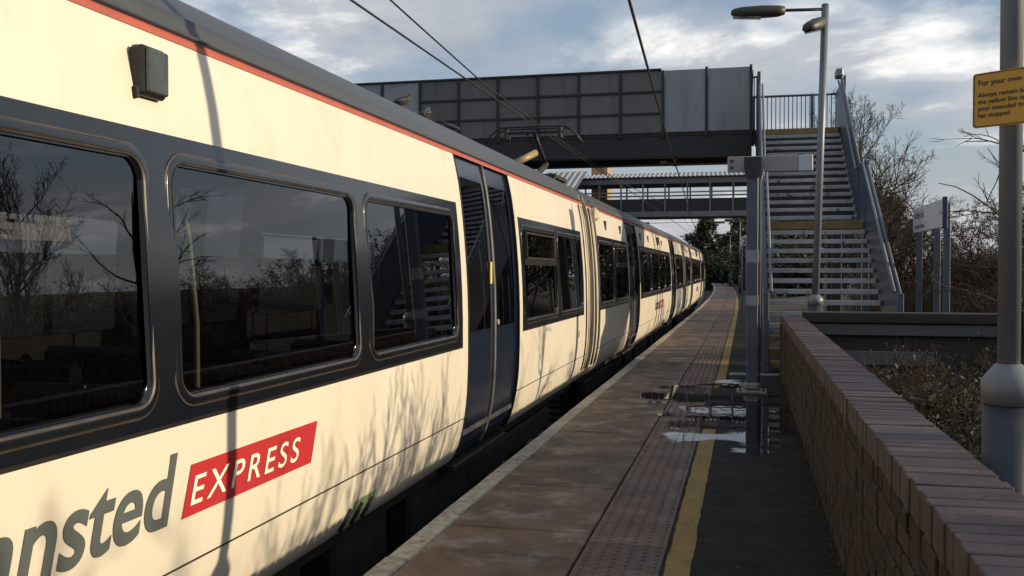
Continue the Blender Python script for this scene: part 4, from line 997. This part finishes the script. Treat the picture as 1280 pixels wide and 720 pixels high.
# brambles
def bramble(seed, n, H, spread, leaf, lm, lsz=.035, mt='twigred'):
    r = random.Random(seed); big = []; fine = []
    for k in range(n):
        a = r.uniform(0, 6.283); p = Vector((r.gauss(0, spread * .35), r.gauss(0, spread * .35), -.12)); ln = H * r.uniform(.6, 1.5)
        d = Vector((math.cos(a) * .45, math.sin(a) * .45, 1)).normalized(); pts = [p.copy()]; rads = [.007]
        ns = 9
        for i in range(ns):
            d = (d + Vector((r.gauss(0, .12), r.gauss(0, .12), r.gauss(0, .08) - .22 * i / ns * r.random()))).normalized()
            p = p + d * ln / ns; p.z = max(p.z, .02); pts.append(p.copy()); rads.append(.007 * (1 - .75 * (i + 1) / ns))
        big.append((pts, rads, 4))
        for j in range(6):
            i = r.randrange(3, ns); q = pts[i].copy(); dd = Vector((r.gauss(0, 1), r.gauss(0, 1), r.gauss(.3, .7))).normalized(); l2 = H * r.uniform(.1, .35); pp = [q.copy()]
            for s in range(3):
                dd = (dd + Vector((r.gauss(0, .25), r.gauss(0, .25), r.gauss(0, .2)))).normalized(); q = q + dd * l2 / 3; pp.append(q.copy())
            fine.append((pp, [.0035, .003, .0022, .0015], 3))
    lf = leaves(seed + 1, fine + big, leaf, lsz, .05)
    return [('stems', poly_tubes(big).mesh('stems', mt, fixn=False)), ('twigs', poly_tubes(fine).mesh('twigs', mt, fixn=False)), ('foliage', lf.mesh('foliage', lm, fixn=False))]
DB = bramble(46, 70, 2.6, 1.9, 6500, 'leafdark', .15, 'twig')
BR = [bramble(41, 95, 1.25, .9, 2400, 'leafbrown', .02), bramble(42, 110, 1.4, 1.0, 2000, 'leafbrown', .02), bramble(43, 80, 1.1, .8, 2600, 'leafdark', .02, 'twig'), bramble(44, 120, 1.3, 1.0, 2400, 'leafbrown', .018, 'twig')]
GR = bramble(45, 46, .62, .5, 900, 'leafgreen', .026)
for i, (x, y, sc) in enumerate(((3.2, 58, .9), (4.6, 62, 1.0), (2.6, 70, 1.0), (2.3, 78, 1.1), (2.2, 88, 1.2), (1.8, 97, 1.3), (1.0, 108, 1.4), (.2, 116, 1.5), (-2.5, 120, 1.7), (-5.5, 124, 1.5), (-9, 128, 1.5), (-13, 130, 1.4), (-18, 132, 1.4), (-24, 134, 1.5), (-31, 136, 1.5), (3.4, 92, 1.7), (3.0, 104, 2.0), (.5, 124, 2.2), (-3.5, 132, 2.2), (4.4, 76, 1.6))):
    plant('dark_bush', 'dense dark evergreen bush lining the platform end' if x > 0.6 else 'dense dark evergreen bush closing off the distant tracks', 'bush', DB, (x, y, gz(x, y) if x > .5 else -1.0), 47 * i, sc, 'dark bushes beside the platform end' if x > .6 else 'dark bushes beyond the distant tracks')
rb_ = random.Random(77)
spots = []
for y in np.arange(7.2, 42, 1.5):
    for x in np.arange(1.75, 11.5, 1.45):
        xx, yv = x + rb_.uniform(-.35, .35), y + rb_.uniform(-.4, .4)
        if xx < 2.9 and yv > 12.9: continue
        if yv < 12.9 and xx < 1.5: continue
        if 1.9 < xx < 3.5 and 13.4 < yv < 17.8: continue
        if xx / max(yv, 1) < .10 or xx / yv > .62: continue
        if not (yv > 18 and xx < 3.2) and not (yv > 18 and xx > 11.5) and not (11.9 < yv < 13.3 and xx < 3.4): spots.append((xx, yv))
words = ['rust-brown', 'grey-brown', 'dull brown', 'dark']
places = [(lambda x, y: y < 9.5, 'close behind the brick wall'), (lambda x, y: y < 13.2, 'between the wall and the timber barrier'), (lambda x, y: y < 18, 'around the station name board posts'), (lambda x, y: True, 'on the bank beyond the name board')]
for i, (x, y) in enumerate(spots):
    k = rb_.randrange(4)
    hs = (.5 if y < 9 else .45) if y < 13.3 and x < 3.3 else (.62 if y < 13 else min(1.5, (x + 1) * .27 / 2.1))
    pl_ = next(w for f, w in places if f(x, y))
    plant('bramble', '%s bare bramble thicket %s' % (('leafless reddish', 'tall arching reddish', 'dark small-leaved', 'grey-stemmed')[k], pl_), 'bush', BR[k], (x, y, gz(x, y) - .02), rb_.uniform(0, 360), (hs * 1.15, hs * 1.15, hs * rb_.uniform(.85, 1.15)), '%s brambles %s' % (words[k], pl_))
for i, (x, y, s, lab) in enumerate(((1.5, 8.1, 1.0, 'green leafy clump against the back of the brick wall'), (2.1, 9.2, 1.15, 'sunlit yellow-green clump in front of the brambles'), (1.35, 6.2, .85, 'small green clump low behind the wall by the lamp column'))):
    plant('leafy_bush', lab, 'bush', GR, (x, y, gz(x, y)), 70 * i, s)
# hedge plants beside the camera that throw twig shadows and mirror in the windows
bgw, fnw = grow(51, 1.75, 3, .55, .012, .9, (7, 5, 3), wob=.05, fork=.2, base_dirs=[(math.cos(a) * .28, math.sin(a) * .28, 1) for a in np.arange(0, 6.2, .45)], sides=(5, 4, 3, 3))
WH = make_plant('w', bgw, fnw, None, 'twigred', 'twigred', None)
plant('whippy_shrub', 'upright whippy bare shrub opposite the red lettering panel', 'bush', WH, (2.3, 5.75, gz(2.3, 5.75)), 0, 1.0)
plant('whippy_shrub', 'upright whippy bare shrub farther along the hedge from the lamp column', 'bush', WH, (2.6, 6.7, gz(2.6, 6.7)), 120, .95)
plant('whippy_shrub', 'tall whippy bare shrub set back from the hedge', 'bush', WH, (4.3, 6.2, gz(4.3, 6.2)), 40, 1.2)
plant('whippy_shrub', 'whippy bare shrub nearest behind the lamp column with the notice', 'bush', WH, (3.5, 4.9, gz(3.5, 4.9)), 200, 1.02)
for i, (x, y) in enumerate(((2.6, 1.2), (3.3, 2.6), (2.9, 4.2), (4.2, 5.4), (4.4, 3.4), (4.6, 1.4), (3.8, 7.2), (5.6, 6.6), (6.2, 4.6), (6.5, 2.2))):
    plant('bramble', 'low hedge bramble beside the lamp column with the yellow notice', 'bush', BR[i % 4], (x, y, gz(x, y) - .02), 50 * i, (.9, .9, .4), 'low hedge brambles by the lamp column')
